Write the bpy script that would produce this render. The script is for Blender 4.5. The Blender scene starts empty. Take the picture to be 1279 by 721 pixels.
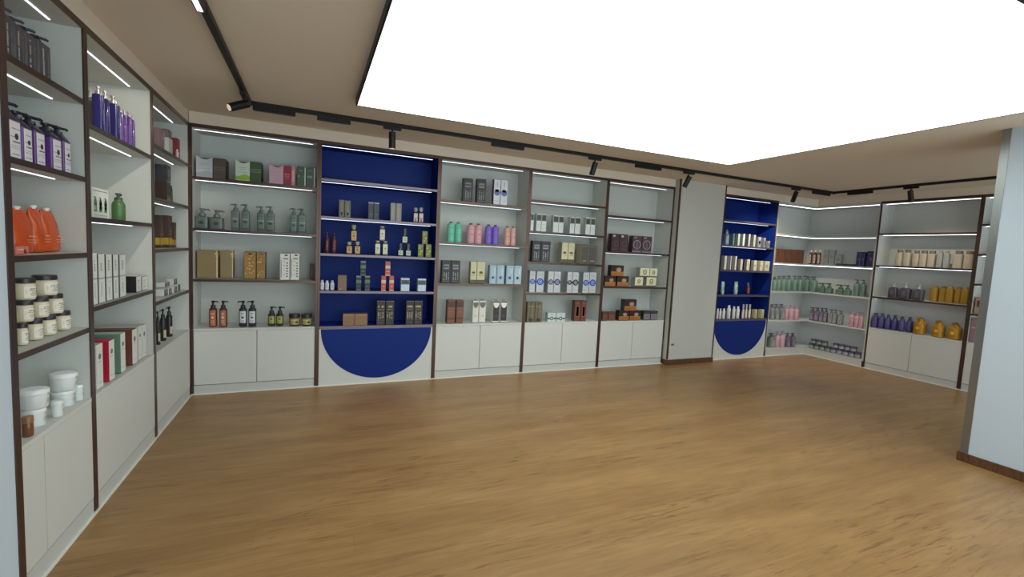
import bpy, bmesh, math, random
from mathutils import Vector, Matrix
R_ = math.radians
SC = bpy.context.scene
COL = SC.collection

# ------------------------------------------------------------------ camera, world, exposure
cam_d = bpy.data.cameras.new('camera'); cam = bpy.data.objects.new('camera', cam_d); COL.objects.link(cam)
cam_d.sensor_width = 36.0; cam_d.sensor_fit = 'HORIZONTAL'; cam_d.lens = 36.0 * 565.81 / 1279.0
cam_d.clip_start = 0.02
def cam_axes(yaw, pitch, roll):
    f = Vector((math.sin(yaw) * math.cos(pitch), math.cos(yaw) * math.cos(pitch), math.sin(pitch)))
    r = Vector((math.cos(yaw), -math.sin(yaw), 0.0)); u = r.cross(f)
    c, s = math.cos(roll), math.sin(roll)
    return f, r * c + u * s, u * c - r * s
_f, _r, _u = cam_axes(0.4125, -0.0812, 0.05)
_m = Matrix((_r, _u, -_f)).transposed().to_4x4(); _m.translation = Vector((1.0093, -4.7881, 1.4339))
cam.matrix_world = _m
SC.camera = cam
SC.view_settings.view_transform = 'Standard'; SC.view_settings.look = 'None'
SC.view_settings.gamma = 1.0; SC.view_settings.use_curve_mapping = False
SC.view_settings.exposure = -0.2
W = bpy.data.worlds.new('world'); SC.world = W; W.use_nodes = True
W.node_tree.nodes['Background'].inputs[0].default_value = (0.78, 0.94, 1.0, 1)
W.node_tree.nodes['Background'].inputs[1].default_value = 3.4       # cool daylight through an unseen opening, added to light the room
SC.cycles.max_bounces = 8; SC.cycles.diffuse_bounces = 5; SC.cycles.caustics_reflective = False
SC.cycles.caustics_refractive = False
SC.cycles.sample_clamp_indirect = 4.0
BOX_POWER = 2.15      # the luminous ceiling
STRIP_POWER = 2.7    # the shelf light strips

# ------------------------------------------------------------------ materials
MATS = {}
def lin(c):
    c = c / 255.0
    return c / 12.92 if c <= 0.04045 else ((c + 0.055) / 1.055) ** 2.4
def mat(name, rgb, rough=0.5, metal=0.0, emit=0.0, spec=0.5, bump=0.0, vary=0.0, alpha=1.0):
    if name in MATS: return MATS[name]
    m = bpy.data.materials.new(name); m.use_nodes = True
    nt = m.node_tree; b = nt.nodes['Principled BSDF']
    col = (lin(rgb[0]), lin(rgb[1]), lin(rgb[2]), 1)
    b.inputs['Base Color'].default_value = col
    b.inputs['Roughness'].default_value = rough; b.inputs['Metallic'].default_value = metal
    b.inputs['Specular IOR Level'].default_value = spec
    if emit:
        b.inputs['Emission Color'].default_value = col; b.inputs['Emission Strength'].default_value = emit
    if vary or bump:
        tc = nt.nodes.new('ShaderNodeTexCoord'); nz = nt.nodes.new('ShaderNodeTexNoise')
        nz.inputs['Scale'].default_value = 9.0; nz.inputs['Detail'].default_value = 4.0
        nt.links.new(tc.outputs['Object'], nz.inputs['Vector'])
        if vary:
            mx = nt.nodes.new('ShaderNodeMix'); mx.data_type = 'RGBA'
            mx.inputs[6].default_value = tuple(x * (1 - vary) for x in col[:3]) + (1,)
            mx.inputs[7].default_value = tuple(min(1, x * (1 + vary)) for x in col[:3]) + (1,)
            nt.links.new(nz.outputs['Fac'], mx.inputs[0]); nt.links.new(mx.outputs[2], b.inputs['Base Color'])
        if bump:
            bp = nt.nodes.new('ShaderNodeBump'); bp.inputs['Strength'].default_value = bump
            bp.inputs['Distance'].default_value = 0.002
            nt.links.new(nz.outputs['Fac'], bp.inputs['Height']); nt.links.new(bp.outputs[0], b.inputs['Normal'])
    MATS[name] = m
    return m
def wood_floor():
    m = bpy.data.materials.new('oak_vinyl_floor'); m.use_nodes = True; nt = m.node_tree; N = nt.nodes; L = nt.links
    b = N['Principled BSDF']
    tc = N.new('ShaderNodeTexCoord')
    def mapped(sx, sy, loc=0.0):
        mp = N.new('ShaderNodeMapping'); mp.inputs['Scale'].default_value = (sx, sy, 1); mp.inputs['Location'].default_value = (loc, loc, 0)
        L.new(tc.outputs['Object'], mp.inputs['Vector']); return mp
    def noise(mp, scale, detail, rough=0.6, dist=0.0):
        n = N.new('ShaderNodeTexNoise'); n.inputs['Scale'].default_value = scale; n.inputs['Detail'].default_value = detail
        n.inputs['Roughness'].default_value = rough; n.inputs['Distortion'].default_value = dist
        L.new(mp.outputs[0], n.inputs['Vector']); return n
    def ramp(fac, stops):
        r = N.new('ShaderNodeValToRGB'); L.new(fac, r.inputs[0])
        while len(r.color_ramp.elements) < len(stops): r.color_ramp.elements.new(0.5)
        for e, (p, c) in zip(r.color_ramp.elements, stops):
            e.position = p; e.color = (lin(c[0]), lin(c[1]), lin(c[2]), 1)
        return r
    def mix(kind, fac, a, bb):
        x = N.new('ShaderNodeMix'); x.data_type = 'RGBA'; x.blend_type = kind
        if isinstance(fac, float): x.inputs[0].default_value = fac
        else: L.new(fac, x.inputs[0])
        L.new(a, x.inputs[6]); L.new(bb, x.inputs[7]); return x
    broad = ramp(noise(mapped(0.55, 3.2), 1.6, 3.0).outputs['Fac'], [(0.3, (154, 115, 70)), (0.7, (176, 137, 88))])
    fine = ramp(noise(mapped(1.3, 15.0), 2.0, 6.0, 0.62, 0.8).outputs['Fac'], [(0.34, (172, 160, 146)), (0.60, (255, 255, 255))])
    c1 = mix('MULTIPLY', 0.34, broad.outputs[0], fine.outputs[0])
    grain = noise(mapped(1.5, 13.0, 4.3), 2.1, 4.0, 0.55, 1.6)
    patchy = ramp(noise(mapped(0.7, 1.6, 9.1), 1.3, 2.0).outputs['Fac'], [(0.42, (0, 0, 0)), (0.62, (255, 255, 255))])
    dash = ramp(grain.outputs['Fac'], [(0.565, (0, 0, 0)), (0.65, (255, 255, 255))])
    dark = N.new('ShaderNodeRGB'); dark.outputs[0].default_value = (lin(92), lin(68), lin(38), 1)
    fm = N.new('ShaderNodeMath'); fm.operation = 'MULTIPLY'; L.new(dash.outputs[0], fm.inputs[0]); L.new(patchy.outputs[0], fm.inputs[1])
    fk = N.new('ShaderNodeMath'); fk.operation = 'MULTIPLY'; fk.inputs[1].default_value = 0.55; L.new(fm.outputs[0], fk.inputs[0])
    c2 = mix('MIX', fk.outputs[0], c1.outputs[2], dark.outputs[0])
    bk = N.new('ShaderNodeTexBrick'); bk.offset = 0.37; bk.inputs['Scale'].default_value = 1.0
    bk.inputs['Brick Width'].default_value = 1.2; bk.inputs['Row Height'].default_value = 0.18; bk.inputs['Mortar Size'].default_value = 0.0012
    bk.inputs['Color1'].default_value = (1, 1, 1, 1); bk.inputs['Color2'].default_value = (0.92, 0.92, 0.92, 1); bk.inputs['Mortar'].default_value = (0.8, 0.76, 0.72, 1)
    L.new(tc.outputs['Object'], bk.inputs['Vector'])
    c3 = mix('MULTIPLY', 0.75, c2.outputs[2], bk.outputs['Color'])
    L.new(c3.outputs[2], b.inputs['Base Color'])
    b.inputs['Roughness'].default_value = 0.36; b.inputs['Specular IOR Level'].default_value = 0.5
    bp = N.new('ShaderNodeBump'); bp.inputs['Strength'].default_value = 0.15; bp.inputs['Distance'].default_value = 0.001
    L.new(fine.outputs[0], bp.inputs['Height']); L.new(bp.outputs[0], b.inputs['Normal'])
    return m
def wood(name, dark, light, rough=0.5):
    m = bpy.data.materials.new(name); m.use_nodes = True; nt = m.node_tree; N = nt.nodes; L = nt.links
    b = N['Principled BSDF']; tc = N.new('ShaderNodeTexCoord'); mp = N.new('ShaderNodeMapping')
    mp.inputs['Scale'].default_value = (30, 30, 4); L.new(tc.outputs['Object'], mp.inputs['Vector'])
    n = N.new('ShaderNodeTexNoise'); n.inputs['Scale'].default_value = 2.0; n.inputs['Detail'].default_value = 4; L.new(mp.outputs[0], n.inputs['Vector'])
    r = N.new('ShaderNodeValToRGB'); r.color_ramp.elements[0].color = tuple(lin(c) for c in dark) + (1,); r.color_ramp.elements[0].position = 0.3
    r.color_ramp.elements[1].color = tuple(lin(c) for c in light) + (1,); r.color_ramp.elements[1].position = 0.7
    L.new(n.outputs['Fac'], r.inputs[0]); L.new(r.outputs[0], b.inputs['Base Color']); b.inputs['Roughness'].default_value = rough
    MATS[name] = m; return m

M_floor = wood_floor()
M_ceil = mat('ceiling_paint', (232, 221, 206), 0.9, spec=0.1, bump=0.05)
M_fascia = mat('fascia_paint', (230, 218, 202), 0.9, spec=0.1)
M_clad = mat('pillar_cladding', (192, 202, 214), 0.6, spec=0.3)  # cool daylight cast put into the pillars' base colour
M_wall = mat('wall_paint', (198, 197, 191), 0.8, spec=0.2, bump=0.05)
M_white = mat('white_laminate', (214, 214, 210), 0.42, spec=0.35)
M_inner = mat('white_melamine', (202, 204, 199), 0.5, spec=0.3)
M_plinth = mat('plinth_laminate', (202, 203, 200), 0.5, spec=0.3)
M_gap = mat('door_gap', (70, 71, 71), 0.8)
M_bronze = mat('brushed_bronze_strip', (92, 72, 64), 0.3, metal=0.7, vary=0.1)
M_bronze_lit = mat('lit_bronze_strip', (116, 104, 110), 0.32, metal=0.6)  # bronze of the blue cabinets' edges, with brighter light put into its colour
M_blue = mat('navy_blue_laminate', (17, 44, 122), 0.5, spec=0.18)
M_black = mat('black_metal', (30, 26, 28), 0.45, metal=0.3)
M_alu = mat('aluminium_corner', (150, 152, 152), 0.3, metal=0.9)
M_base = wood('brown_baseboard', (74, 46, 28), (104, 68, 42), 0.45)
M_sealant = mat('sealant_bead', (236, 232, 224), 0.5)
M_strip = mat('light_strip_lens', (226, 236, 255), 0.4, emit=STRIP_POWER)
M_strip_corner = mat('corner_light_strip_lens', (226, 236, 255), 0.4, emit=STRIP_POWER * 3.6)
M_strip_right = mat('right_light_strip_lens', (226, 236, 255), 0.4, emit=STRIP_POWER * 2.6)
M_panel = mat('luminous_ceiling_film', (243, 255, 250), 0.6, emit=BOX_POWER)
M_lamp = mat('linear_lamp_lens', (222, 214, 255), 0.4, emit=2.5)

# ------------------------------------------------------------------ mesh helpers
def new_obj(name, bm, mats, parent=None, smooth=False):
    me = bpy.data.meshes.new(name)
    bmesh.ops.recalc_face_normals(bm, faces=bm.faces)
    bm.to_mesh(me); bm.free()
    for m in (mats if isinstance(mats, (list, tuple)) else [mats]): me.materials.append(m)
    if smooth:
        for p in me.polygons: p.use_smooth = True
        me.set_sharp_from_angle(angle=R_(38))
    o = bpy.data.objects.new(name, me); COL.objects.link(o)
    if parent: o.parent = parent
    return o
def box(bm, x0, x1, y0, y1, z0, z1, mi=0, bev=0.0):
    vs = [bm.verts.new((x, y, z)) for x in (x0, x1) for y in (y0, y1) for z in (z0, z1)]
    fs = []
    for q in ((0, 1, 3, 2), (4, 6, 7, 5), (0, 4, 5, 1), (2, 3, 7, 6), (0, 2, 6, 4), (1, 5, 7, 3)):
        f = bm.faces.new([vs[i] for i in q]); f.material_index = mi; fs.append(f)
    if bev:
        es = list({e for f in fs for e in f.edges})
        r = bmesh.ops.bevel(bm, geom=es, offset=bev, segments=2, affect='EDGES', profile=0.6)
        for f in r['faces']: f.material_index = mi
def boxes(*bs, bev=0.0):
    bm = bmesh.new()
    for b in bs: box(bm, *b, bev=bev)
    return bm
def empty(name, loc=(0, 0, 0), rz=0.0):
    o = bpy.data.objects.new(name, None); COL.objects.link(o); o.location = loc; o.rotation_euler = (0, 0, rz)
    o.empty_display_size = 0.1
    return o
def tag(o, label, cat, group=None):
    o['label'] = label; o['category'] = cat
    if group: o['group'] = group
    return o
def struct(name, bm, m, smooth=False):
    o = new_obj(name, bm, m, None, smooth); o['kind'] = 'structure'; return o
def sect(hw, hd, n, seg):
    """superellipse outline, n=2 round, larger n squarer"""
    out = []
    for i in range(seg):
        a = 2 * math.pi * (i + 0.5) / seg; c, s = math.cos(a), math.sin(a)
        out.append((hw * math.copysign(abs(c) ** (2 / n), c), hd * math.copysign(abs(s) ** (2 / n), s)))
    return out
def loft(bm, secs, n=2.0, seg=20, mi=0, ox=0.0, oy=0.0, cap0=True, cap1=True):
    rings = []
    for (z, hw, hd) in secs:
        rings.append([bm.verts.new((ox + x, oy + y, z)) for x, y in sect(hw, hd, n, seg)])
    for a, b in zip(rings, rings[1:]):
        for i in range(seg):
            f = bm.faces.new((a[i], a[(i + 1) % seg], b[(i + 1) % seg], b[i])); f.material_index = mi
    if cap0: bm.faces.new(rings[0][::-1]).material_index = mi
    if cap1: bm.faces.new(rings[-1]).material_index = mi
def bar(bm, p, q, r, seg=8, mi=0, r2=None):
    p, q = Vector(p), Vector(q); d = (q - p); L = d.length
    z = d.normalized(); x = z.orthogonal().normalized(); y = z.cross(x)
    rr = (r, r if r2 is None else r2); rings = []
    for c, k in ((p, rr[0]), (q, rr[1])):
        rings.append([bm.verts.new(c + (x * math.cos(t) + y * math.sin(t)) * k) for t in (2 * math.pi * i / seg for i in range(seg))])
    for i in range(seg):
        bm.faces.new((rings[0][i], rings[0][(i + 1) % seg], rings[1][(i + 1) % seg], rings[1][i])).material_index = mi
    bm.faces.new(rings[0][::-1]).material_index = mi; bm.faces.new(rings[1]).material_index = mi

# ------------------------------------------------------------------ the room
XR = 8.366; DEP = 0.33; CEIL = 2.5; HT = 2.4; YF = -6.4
struct('floor', boxes((-0.5, XR + 0.5, YF, 0.5, -0.06, 0.0)), M_floor)
struct('ceiling', boxes((-0.5, XR + 0.5, YF, 0.5, CEIL, CEIL + 0.08)), M_ceil)
struct('wall_left', boxes((-0.42, -DEP - 0.012, YF, 0.42, 0, CEIL)), M_wall)
struct('wall_back', boxes((-DEP - 0.012, XR + DEP + 0.012, DEP + 0.012, 0.42, 0, CEIL)), M_wall)
struct('wall_right', boxes((XR + DEP + 0.012, XR + 0.45, YF, 0.42, 0, CEIL)), M_wall)
struct('wall_front', boxes((-0.33, 0.4, YF, YF + 0.12, 0, CEIL), (8.3, XR + 0.34, YF, YF + 0.12, 0, CEIL), (0.4, 8.3, YF, YF + 0.12, 2.4, CEIL)), M_wall)  # unseen behind the camera; opening widened and moved closer to admit light
# white fascias between the cabinet tops and the ceiling
struct('trim_1', boxes((-DEP - 0.01, -0.004, -2.83, 0.0, HT + 0.001, CEIL)), M_fascia)
struct('trim_2', boxes((0.0, 5.415, 0.004, DEP + 0.01, HT + 0.001, CEIL), (6.26, XR, 0.004, DEP + 0.01, HT + 0.001, CEIL)), M_fascia)
struct('trim_3', boxes((XR + 0.004, XR + DEP + 0.01, -3.04, DEP + 0.01, HT + 0.001, CEIL)), M_fascia)
# column between the back cabinets, with bronze corner strips
C0, C1, CY = 5.421, 6.255, -0.08
struct('wall_column', boxes((C0, C1, CY, DEP + 0.01, 0.0, CEIL)), M_wall)
struct('trim_4', boxes((C0 - 0.003, C0 + 0.018, CY - 0.004, CY + 0.012, 0.075, CEIL)), M_bronze)
struct('trim_5', boxes((C1 - 0.016, C1 + 0.003, CY - 0.004, CY + 0.012, 0.075, CEIL)), M_bronze)
struct('baseboard_back', boxes((C0 - 0.012, C1 + 0.004, CY - 0.014, CY + 0.078, 0.0, 0.07)), M_base)
# clad pillar on the left, nearest the camera
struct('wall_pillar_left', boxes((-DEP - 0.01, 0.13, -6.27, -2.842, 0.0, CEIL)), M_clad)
struct('trim_6', boxes((0.112, 0.134, -2.87, -2.838, 0.0, CEIL)), M_bronze)
# clad pillar on the right
PX, PY = 5.60, -3.085
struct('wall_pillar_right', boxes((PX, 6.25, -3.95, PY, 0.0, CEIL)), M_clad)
struct('trim_7', boxes((PX - 0.003, PX + 0.03, PY - 0.045, PY + 0.003, 0.07, CEIL - 0.001)), M_alu)
struct('baseboard_right', boxes((PX - 0.014, 6.264, -3.964, PY + 0.014, 0.0, 0.068)), M_base)

# luminous ceiling box hung just under the ceiling
def poly_prism(bm, pts, z0, z1, mi=0):
    a = [bm.verts.new((x, y, z0)) for x, y in pts]; b = [bm.verts.new((x, y, z1)) for x, y in pts]
    bm.faces.new(a[::-1]).material_index = mi; bm.faces.new(b).material_index = mi
    n = len(pts)
    for i in range(n): bm.faces.new((a[i], a[(i + 1) % n], b[(i + 1) % n], b[i])).material_index = mi
LB = [(1.27, -1.14), (4.99, -1.215), (5.05, -3.93), (1.287, -3.885)]
def inset(pts, d):
    cx = sum(p[0] for p in pts) / 4; cy = sum(p[1] for p in pts) / 4
    return [(x + math.copysign(d, cx - x), y + math.copysign(d, cy - y)) for x, y in pts]
lb = empty('ceiling_light_box', (0, 0, 0))
tag(lb, 'large glowing white light box with thin dark frame under the ceiling', 'ceiling light')
bm = bmesh.new(); LI = inset(LB, 0.012)
for i in range(4):
    j = (i + 1) % 4
    poly_prism(bm, [LB[i], LB[j], LI[j], LI[i]], CEIL - 0.048, CEIL)
new_obj('frame', bm, M_black, lb)
bm = bmesh.new(); poly_prism(bm, LI, CEIL - 0.046, CEIL - 0.02); new_obj('diffuser', bm, M_panel, lb)

# black lighting track
TL, TY, TR = 0.525, -0.62, 7.70
def rail(name, label, b, cap):
    o = empty(name, ((b[0] + b[1]) / 2, (b[2] + b[3]) / 2, CEIL)); tag(o, label, 'lighting track', 'black ceiling tracks')
    c = o.location
    new_obj('channel', boxes((b[0] - c.x, b[1] - c.x, b[2] - c.y, b[3] - c.y, -0.03, 0.0)), M_black, o)
    new_obj('end_cap', boxes(tuple(v - (c.x if k < 2 else c.y) for k, v in enumerate(cap)) + (-0.033, 0.0)), M_black, o)
rail('track_rail', 'black lighting track running along the left wall cabinets', (TL - 0.017, TL + 0.017, -4.4, TY - 0.018), (TL - 0.019, TL + 0.019, -4.43, -4.4))
rail('track_rail', 'black lighting track running along the back wall cabinets', (TL - 0.017, TR + 0.017, TY - 0.017, TY + 0.017), (TR + 0.017, TR + 0.03, TY - 0.019, TY + 0.019))
rail('track_rail', 'black lighting track running along the right wall cabinets', (TR - 0.017, TR + 0.017, -4.4, TY - 0.018), (TR - 0.019, TR + 0.019, -4.43, -4.4))
def linear(x, y, along, ln, label, lit=False):
    o = empty('linear_track_light', (x, y, CEIL - 0.031)); tag(o, label, 'track light', 'linear track lights')
    h = ln / 2; b = (-h, h, -0.017, 0.017) if along == 'x' else (-0.017, 0.017, -h, h)
    new_obj('housing', boxes(b + (-0.034, 0.0)), M_black, o)
    l = (-h + .012, h - .012, -0.011, 0.011) if along == 'x' else (-0.011, 0.011, -h + .012, h - .012)
    new_obj('lens', boxes(l + (-0.037, -0.033)), M_lamp if lit else mat('dark_lens', (52, 40, 48), 0.3), o)
    return o
linear(0.70, TY, 'x', 0.30, 'black linear track light in the left corner of the track')
linear(1.14, TY, 'x', 0.26, 'black linear track light above the edge of the wide blue cabinet')
linear(2.715, TY, 'x', 0.34, 'black linear track light above the third back cabinet')
linear(4.43, TY, 'x', 0.35, 'black linear track light above the fifth back cabinet')
linear(7.45, TY, 'x', 0.35, 'black linear track light at far right of the back track')
linear(TR, -0.97, 'y', 0.30, 'black linear track light on the right track near the corner')
lit = linear(TL, -2.42, 'y', 0.32, 'lit linear track light on the left track', True)
def lamp(parent, loc, aim, watts, angle, blend=0.6, soft=0.03, warm=(1.0, 0.9, 0.74)):
    l = bpy.data.lights.new('lamp', 'SPOT'); l.energy = watts; l.spot_size = R_(angle); l.spot_blend = blend; l.shadow_soft_size = soft; l.color = warm
    o = bpy.data.objects.new('lamp', l); COL.objects.link(o); o.parent = parent; o.location = loc
    o.rotation_euler = Vector(aim).to_track_quat('-Z', 'Y').to_euler()
def spot(x, y, aim, label, along='x', watts=0.0, cone=62):
    o = empty('track_spotlight', (x, y, CEIL - 0.031)); tag(o, label, 'spotlight', 'black track spotlights')
    a = (-0.075, 0.075, -0.017, 0.017) if along == 'x' else (-0.017, 0.017, -0.075, 0.075)
    new_obj('adapter', boxes(a + (-0.024, 0.0)), M_black, o)
    bm = bmesh.new(); bar(bm, (0, 0, -0.024), (0, 0, -0.065), 0.007); new_obj('stem', bm, M_black, o, True)
    d = Vector(aim).normalized(); p = Vector((0, 0, -0.075)) - d * 0.03; q = p + d * 0.14
    bm = bmesh.new(); bar(bm, p, q, 0.029, 18); new_obj('barrel', bm, M_black, o, True)
    bm = bmesh.new(); bar(bm, q, q + d * 0.002, 0.023, 18); new_obj('lens', bm, mat('spot_lens', (255, 236, 200), 0.3, emit=0.5), o, True)
    if watts: lamp(o, q + d * .006, d, watts, cone)
lamp(lit, (0, 0.05, -0.045), (-0.66, 1.40, -0.66), 42.0, 46, 0.35)
spot(TL, -0.92, (-0.75, -0.45, -0.45), 'black spotlight pointing at the left wall from the left track', 'y', watts=8.0)
spot(1.615, TY, (0.03, 0.05, -1), 'black spotlight hanging above the wide blue cabinet', watts=16.0)
spot(3.72, TY, (-0.12, 0.3, -1), 'black spotlight hanging above the fourth back cabinet', watts=16.0)
spot(5.03, TY, (-0.2, 0.4, -1), 'black spotlight hanging in front of the white column', watts=8.0)
spot(6.92, TY, (0.35, 0.6, -1), 'black spotlight hanging above the far blue cabinet', watts=84.0, cone=110)
spot(TR, -1.54, (0.45, 0.05, -1), 'black spotlight hanging above the right wall cabinet', 'y', watts=30.0, cone=110)
hk = empty('wall_bracket', (5.50, CY, 0.28)); tag(hk, 'small grey metal tab low on the white column', 'bracket')
new_obj('plate', boxes((-0.025, 0.025, -0.006, 0.0, -0.012, 0.012), bev=0.002), M_alu, hk)
bm = bmesh.new(); bar(bm, (0.0, -0.006, 0.0), (0.0, -0.012, 0.0), 0.005); new_obj('screw', bm, M_alu, hk, True)

# ------------------------------------------------------------------ display cabinets
FRAME = {'L': (0.0, 0.0, R_(90)), 'B': (0.0, 0.0, 0.0), 'R': (XR, 0.0, R_(-90))}
def place(wall, s, d):
    if wall == 'B': return (s, d)
    if wall == 'L': return (-d, s)
    return (XR + d, -s)
LA = [1.94, 1.49, 1.042]; LBv = [2.035, 1.675, 1.315, 0.948]
TH = 0.022; CT = 0.605
def led(parent, x0, x1, y, z, m=None):
    new_obj('light_strip', boxes((x0, x1, y - 0.0035, y + 0.0035, z - 0.003, z)), m or M_strip, parent)
def cabinet(wall, s0, s1, levels, label, blue=False, seam=None, one=False, name='display_cabinet'):
    w = s1 - s0; h = w / 2; cx, cy = place(wall, (s0 + s1) / 2, 0.0)
    t = empty(name, (cx, cy, 0.0), FRAME[wall][2]); tag(t, label, 'cabinet')
    inn = M_blue if blue else M_inner
    ms = M_strip_right if wall == 'R' else M_strip
    e = 0.0005
    new_obj('back_panel', boxes((-h + .018, h - .018, DEP - .012, DEP, 0.0, HT - .03)), inn, t)
    for s in (-1, 1):
        a, b = (-h + e, -h + .018) if s < 0 else (h - .018, h - e)
        new_obj('side_panel', boxes((a, b, 0.004, DEP, 0.0, HT - .03)), inn, t)
        a, b = (-h + e, -h + .02) if s < 0 else (h - .02, h - e)
        new_obj('edge_post', boxes((a, b, -0.003, 0.004, 0.012, HT - .03), bev=0.001), M_bronze, t)
    tp = new_obj('top_panel', boxes((-h + e, h - e, 0.004, DEP, HT - .03, HT)), inn, t)
    led(tp, -h + .022, h - .06, 0.10, HT - .03, ms)
    new_obj('top_trim', boxes((-h + e, h - e, -0.003, 0.004, HT - .03, HT)), M_bronze, t)
    lev = list(levels)
    for k, z in enumerate(lev):
        z1 = z + TH / 2; z0 = z - TH / 2
        sh = new_obj('shelf', boxes((-h + .018, h - .018, 0.006, DEP - .012, z0, z1)), inn, t)
        new_obj('edge_strip', boxes((-h + .02, h - .02, 0.0, 0.006, z0 - .001, z1 + .0005)), M_bronze_lit if blue else M_bronze, sh)
        led(sh, -h + .022, h - .06, 0.10, z0, ms)
    if blue:
        new_obj('counter', boxes((-h + .018, h - .018, 0.006, DEP - .012, CT - .03, CT)), inn, t)
        new_obj('counter_edge', boxes((-h + .02, h - .02, 0.0, 0.006, CT - .028, CT + .0005)), M_bronze_lit, t)
        new_obj('front_panel', boxes((-h + .02, h - .02, 0.002, 0.018, 0.0, CT - .028)), M_white, t)
        r = h - .035; bm = bmesh.new(); n = 64; zc = CT - .03
        pts = [(r * math.cos(math.pi + math.pi * i / n), zc + (zc - .055) * math.sin(math.pi + math.pi * i / n)) for i in range(n + 1)]
        a = [bm.verts.new((x, -0.001, z)) for x, z in pts]; b = [bm.verts.new((x, 0.003, z)) for x, z in pts]
        bm.faces.new(a); bm.faces.new(b[::-1])
        for i in range(len(pts)):
            j = (i + 1) % len(pts); bm.faces.new((a[i], b[i], b[j], a[j]))
        new_obj('half_circle_panel', bm, M_blue, t)
        new_obj('sealant_bead', boxes((-h + e, h - e, -0.009, 0.001, 0.0, 0.009)), M_sealant, t)
    else:
        new_obj('counter', boxes((-h + .018, h - .018, 0.0005, DEP - .012, CT - .02, CT)), M_white, t)
        pl = new_obj('plinth', boxes((-h + .02, h - .02, 0.003, 0.02, 0.0, 0.083)), M_plinth, t)
        new_obj('sealant_bead', boxes((-h + e, h - e, -0.009, 0.002, 0.0, 0.009)), M_sealant, pl)
        new_obj('recess', boxes((-h + .018, h - .018, 0.02, 0.03, 0.06, CT - .02)), M_gap, t)
        m = seam if seam is not None else 0.0; g = 0.0026
        for a, b in (((-h + .021, h - .021),) if one else ((-h + .021, m - g), (m + g, h - .021))):
            if b - a > 0.05: new_obj('door', boxes((a, b, 0.001, 0.019, 0.089, CT - .022), bev=0.0012), M_white, t)
    return t
cabinet('L', -2.838, -1.93, LBv, 'nearest white left-wall cabinet, with orange pouches and cream jars')
cabinet('L', -1.93, -0.971, LA, 'middle white left-wall cabinet, with a green pump bottle', one=True)
cabinet('L', -0.971, -0.003, LBv, 'white left-wall cabinet in the corner, beside the leftmost back cabinet', one=True)
cabinet('B', 0.003, 1.037, LA, 'leftmost white back cabinet, left of the wide blue cabinet')
cabinet('B', 1.037, 2.208, LBv, 'wide blue back cabinet with blue half circle, left of the white ones', blue=True)
cabinet('B', 2.208, 3.272, LA, 'white back cabinet with mint and pink bottles, right of the wide blue one')
cabinet('B', 3.272, 4.344, LBv, 'white back cabinet with ring-printed cartons, fourth from the left corner')
cabinet('B', 4.344, 5.410, LA, 'white back cabinet beside the white column, with plum cartons')
cabinet('B', 6.285, 7.447, LBv, 'far blue back cabinet with blue half circle, right of the white column', blue=True)
cabinet('R', 0.883, 1.963, LA, 'white right-wall cabinet with yellow bottles and bronze posts')
cabinet('R', 1.963, 3.03, LBv, 'white right-wall cabinet mostly hidden behind the right pillar')

# L-shaped corner shelving, one white run without doors
LCv = [1.905, 1.457, 1.015, 0.555, 0.103]
X0 = 7.449; Y1 = -0.881
ct = empty('corner_shelving', (XR, 0.0, 0.0)); tag(ct, 'white L-shaped corner shelving between far blue cabinet and right-wall cabinet', 'shelving')
def Lshape(z0, z1, inset_=0.0):
    a = XR; pts = [(X0 - a, inset_), (inset_, inset_), (inset_, Y1), (DEP - .012, Y1), (DEP - .012, DEP - .012), (X0 - a, DEP - .012)]
    bm = bmesh.new(); poly_prism(bm, pts, z0, z1); return bm
new_obj('back_panel', boxes((X0 - XR, DEP, DEP - .012, DEP, 0, HT)), M_inner, ct)
new_obj('back_panel', boxes((DEP - .012, DEP, Y1, DEP - .012, 0, HT)), M_inner, ct)
new_obj('side_panel', boxes((X0 - XR, X0 - XR + .018, 0.004, DEP - .012, 0, HT - .03)), M_inner, ct)
new_obj('side_panel', boxes((0.004, DEP - .012, Y1, Y1 + .018, 0, HT - .03)), M_inner, ct)
def strips(p, z):
    new_obj('light_strip', boxes((X0 - XR + .022, 0.10, 0.097, 0.103, z - .003, z)), M_strip_corner, p)
    new_obj('light_strip', boxes((0.097, 0.103, Y1 + .022, 0.094, z - .003, z)), M_strip_corner, p)
tp = new_obj('top_panel', Lshape(HT - .03, HT), M_inner, ct); strips(tp, HT - .03)
for k, z in enumerate(LCv):
    sh = new_obj('shelf', Lshape(z - TH / 2, z + TH / 2), M_inner, ct)
    if k < 4 : strips(sh, z - TH / 2)
pl = new_obj('plinth', Lshape(0.0, LCv[-1] - TH / 2, 0.004), M_plinth, ct)
new_obj('sealant_bead', boxes((X0 - XR, 0.0, -0.006, 0.004, 0, 0.009), (-0.006, 0.004, Y1, 0.004, 0, 0.009)), M_sealant, pl)

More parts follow.
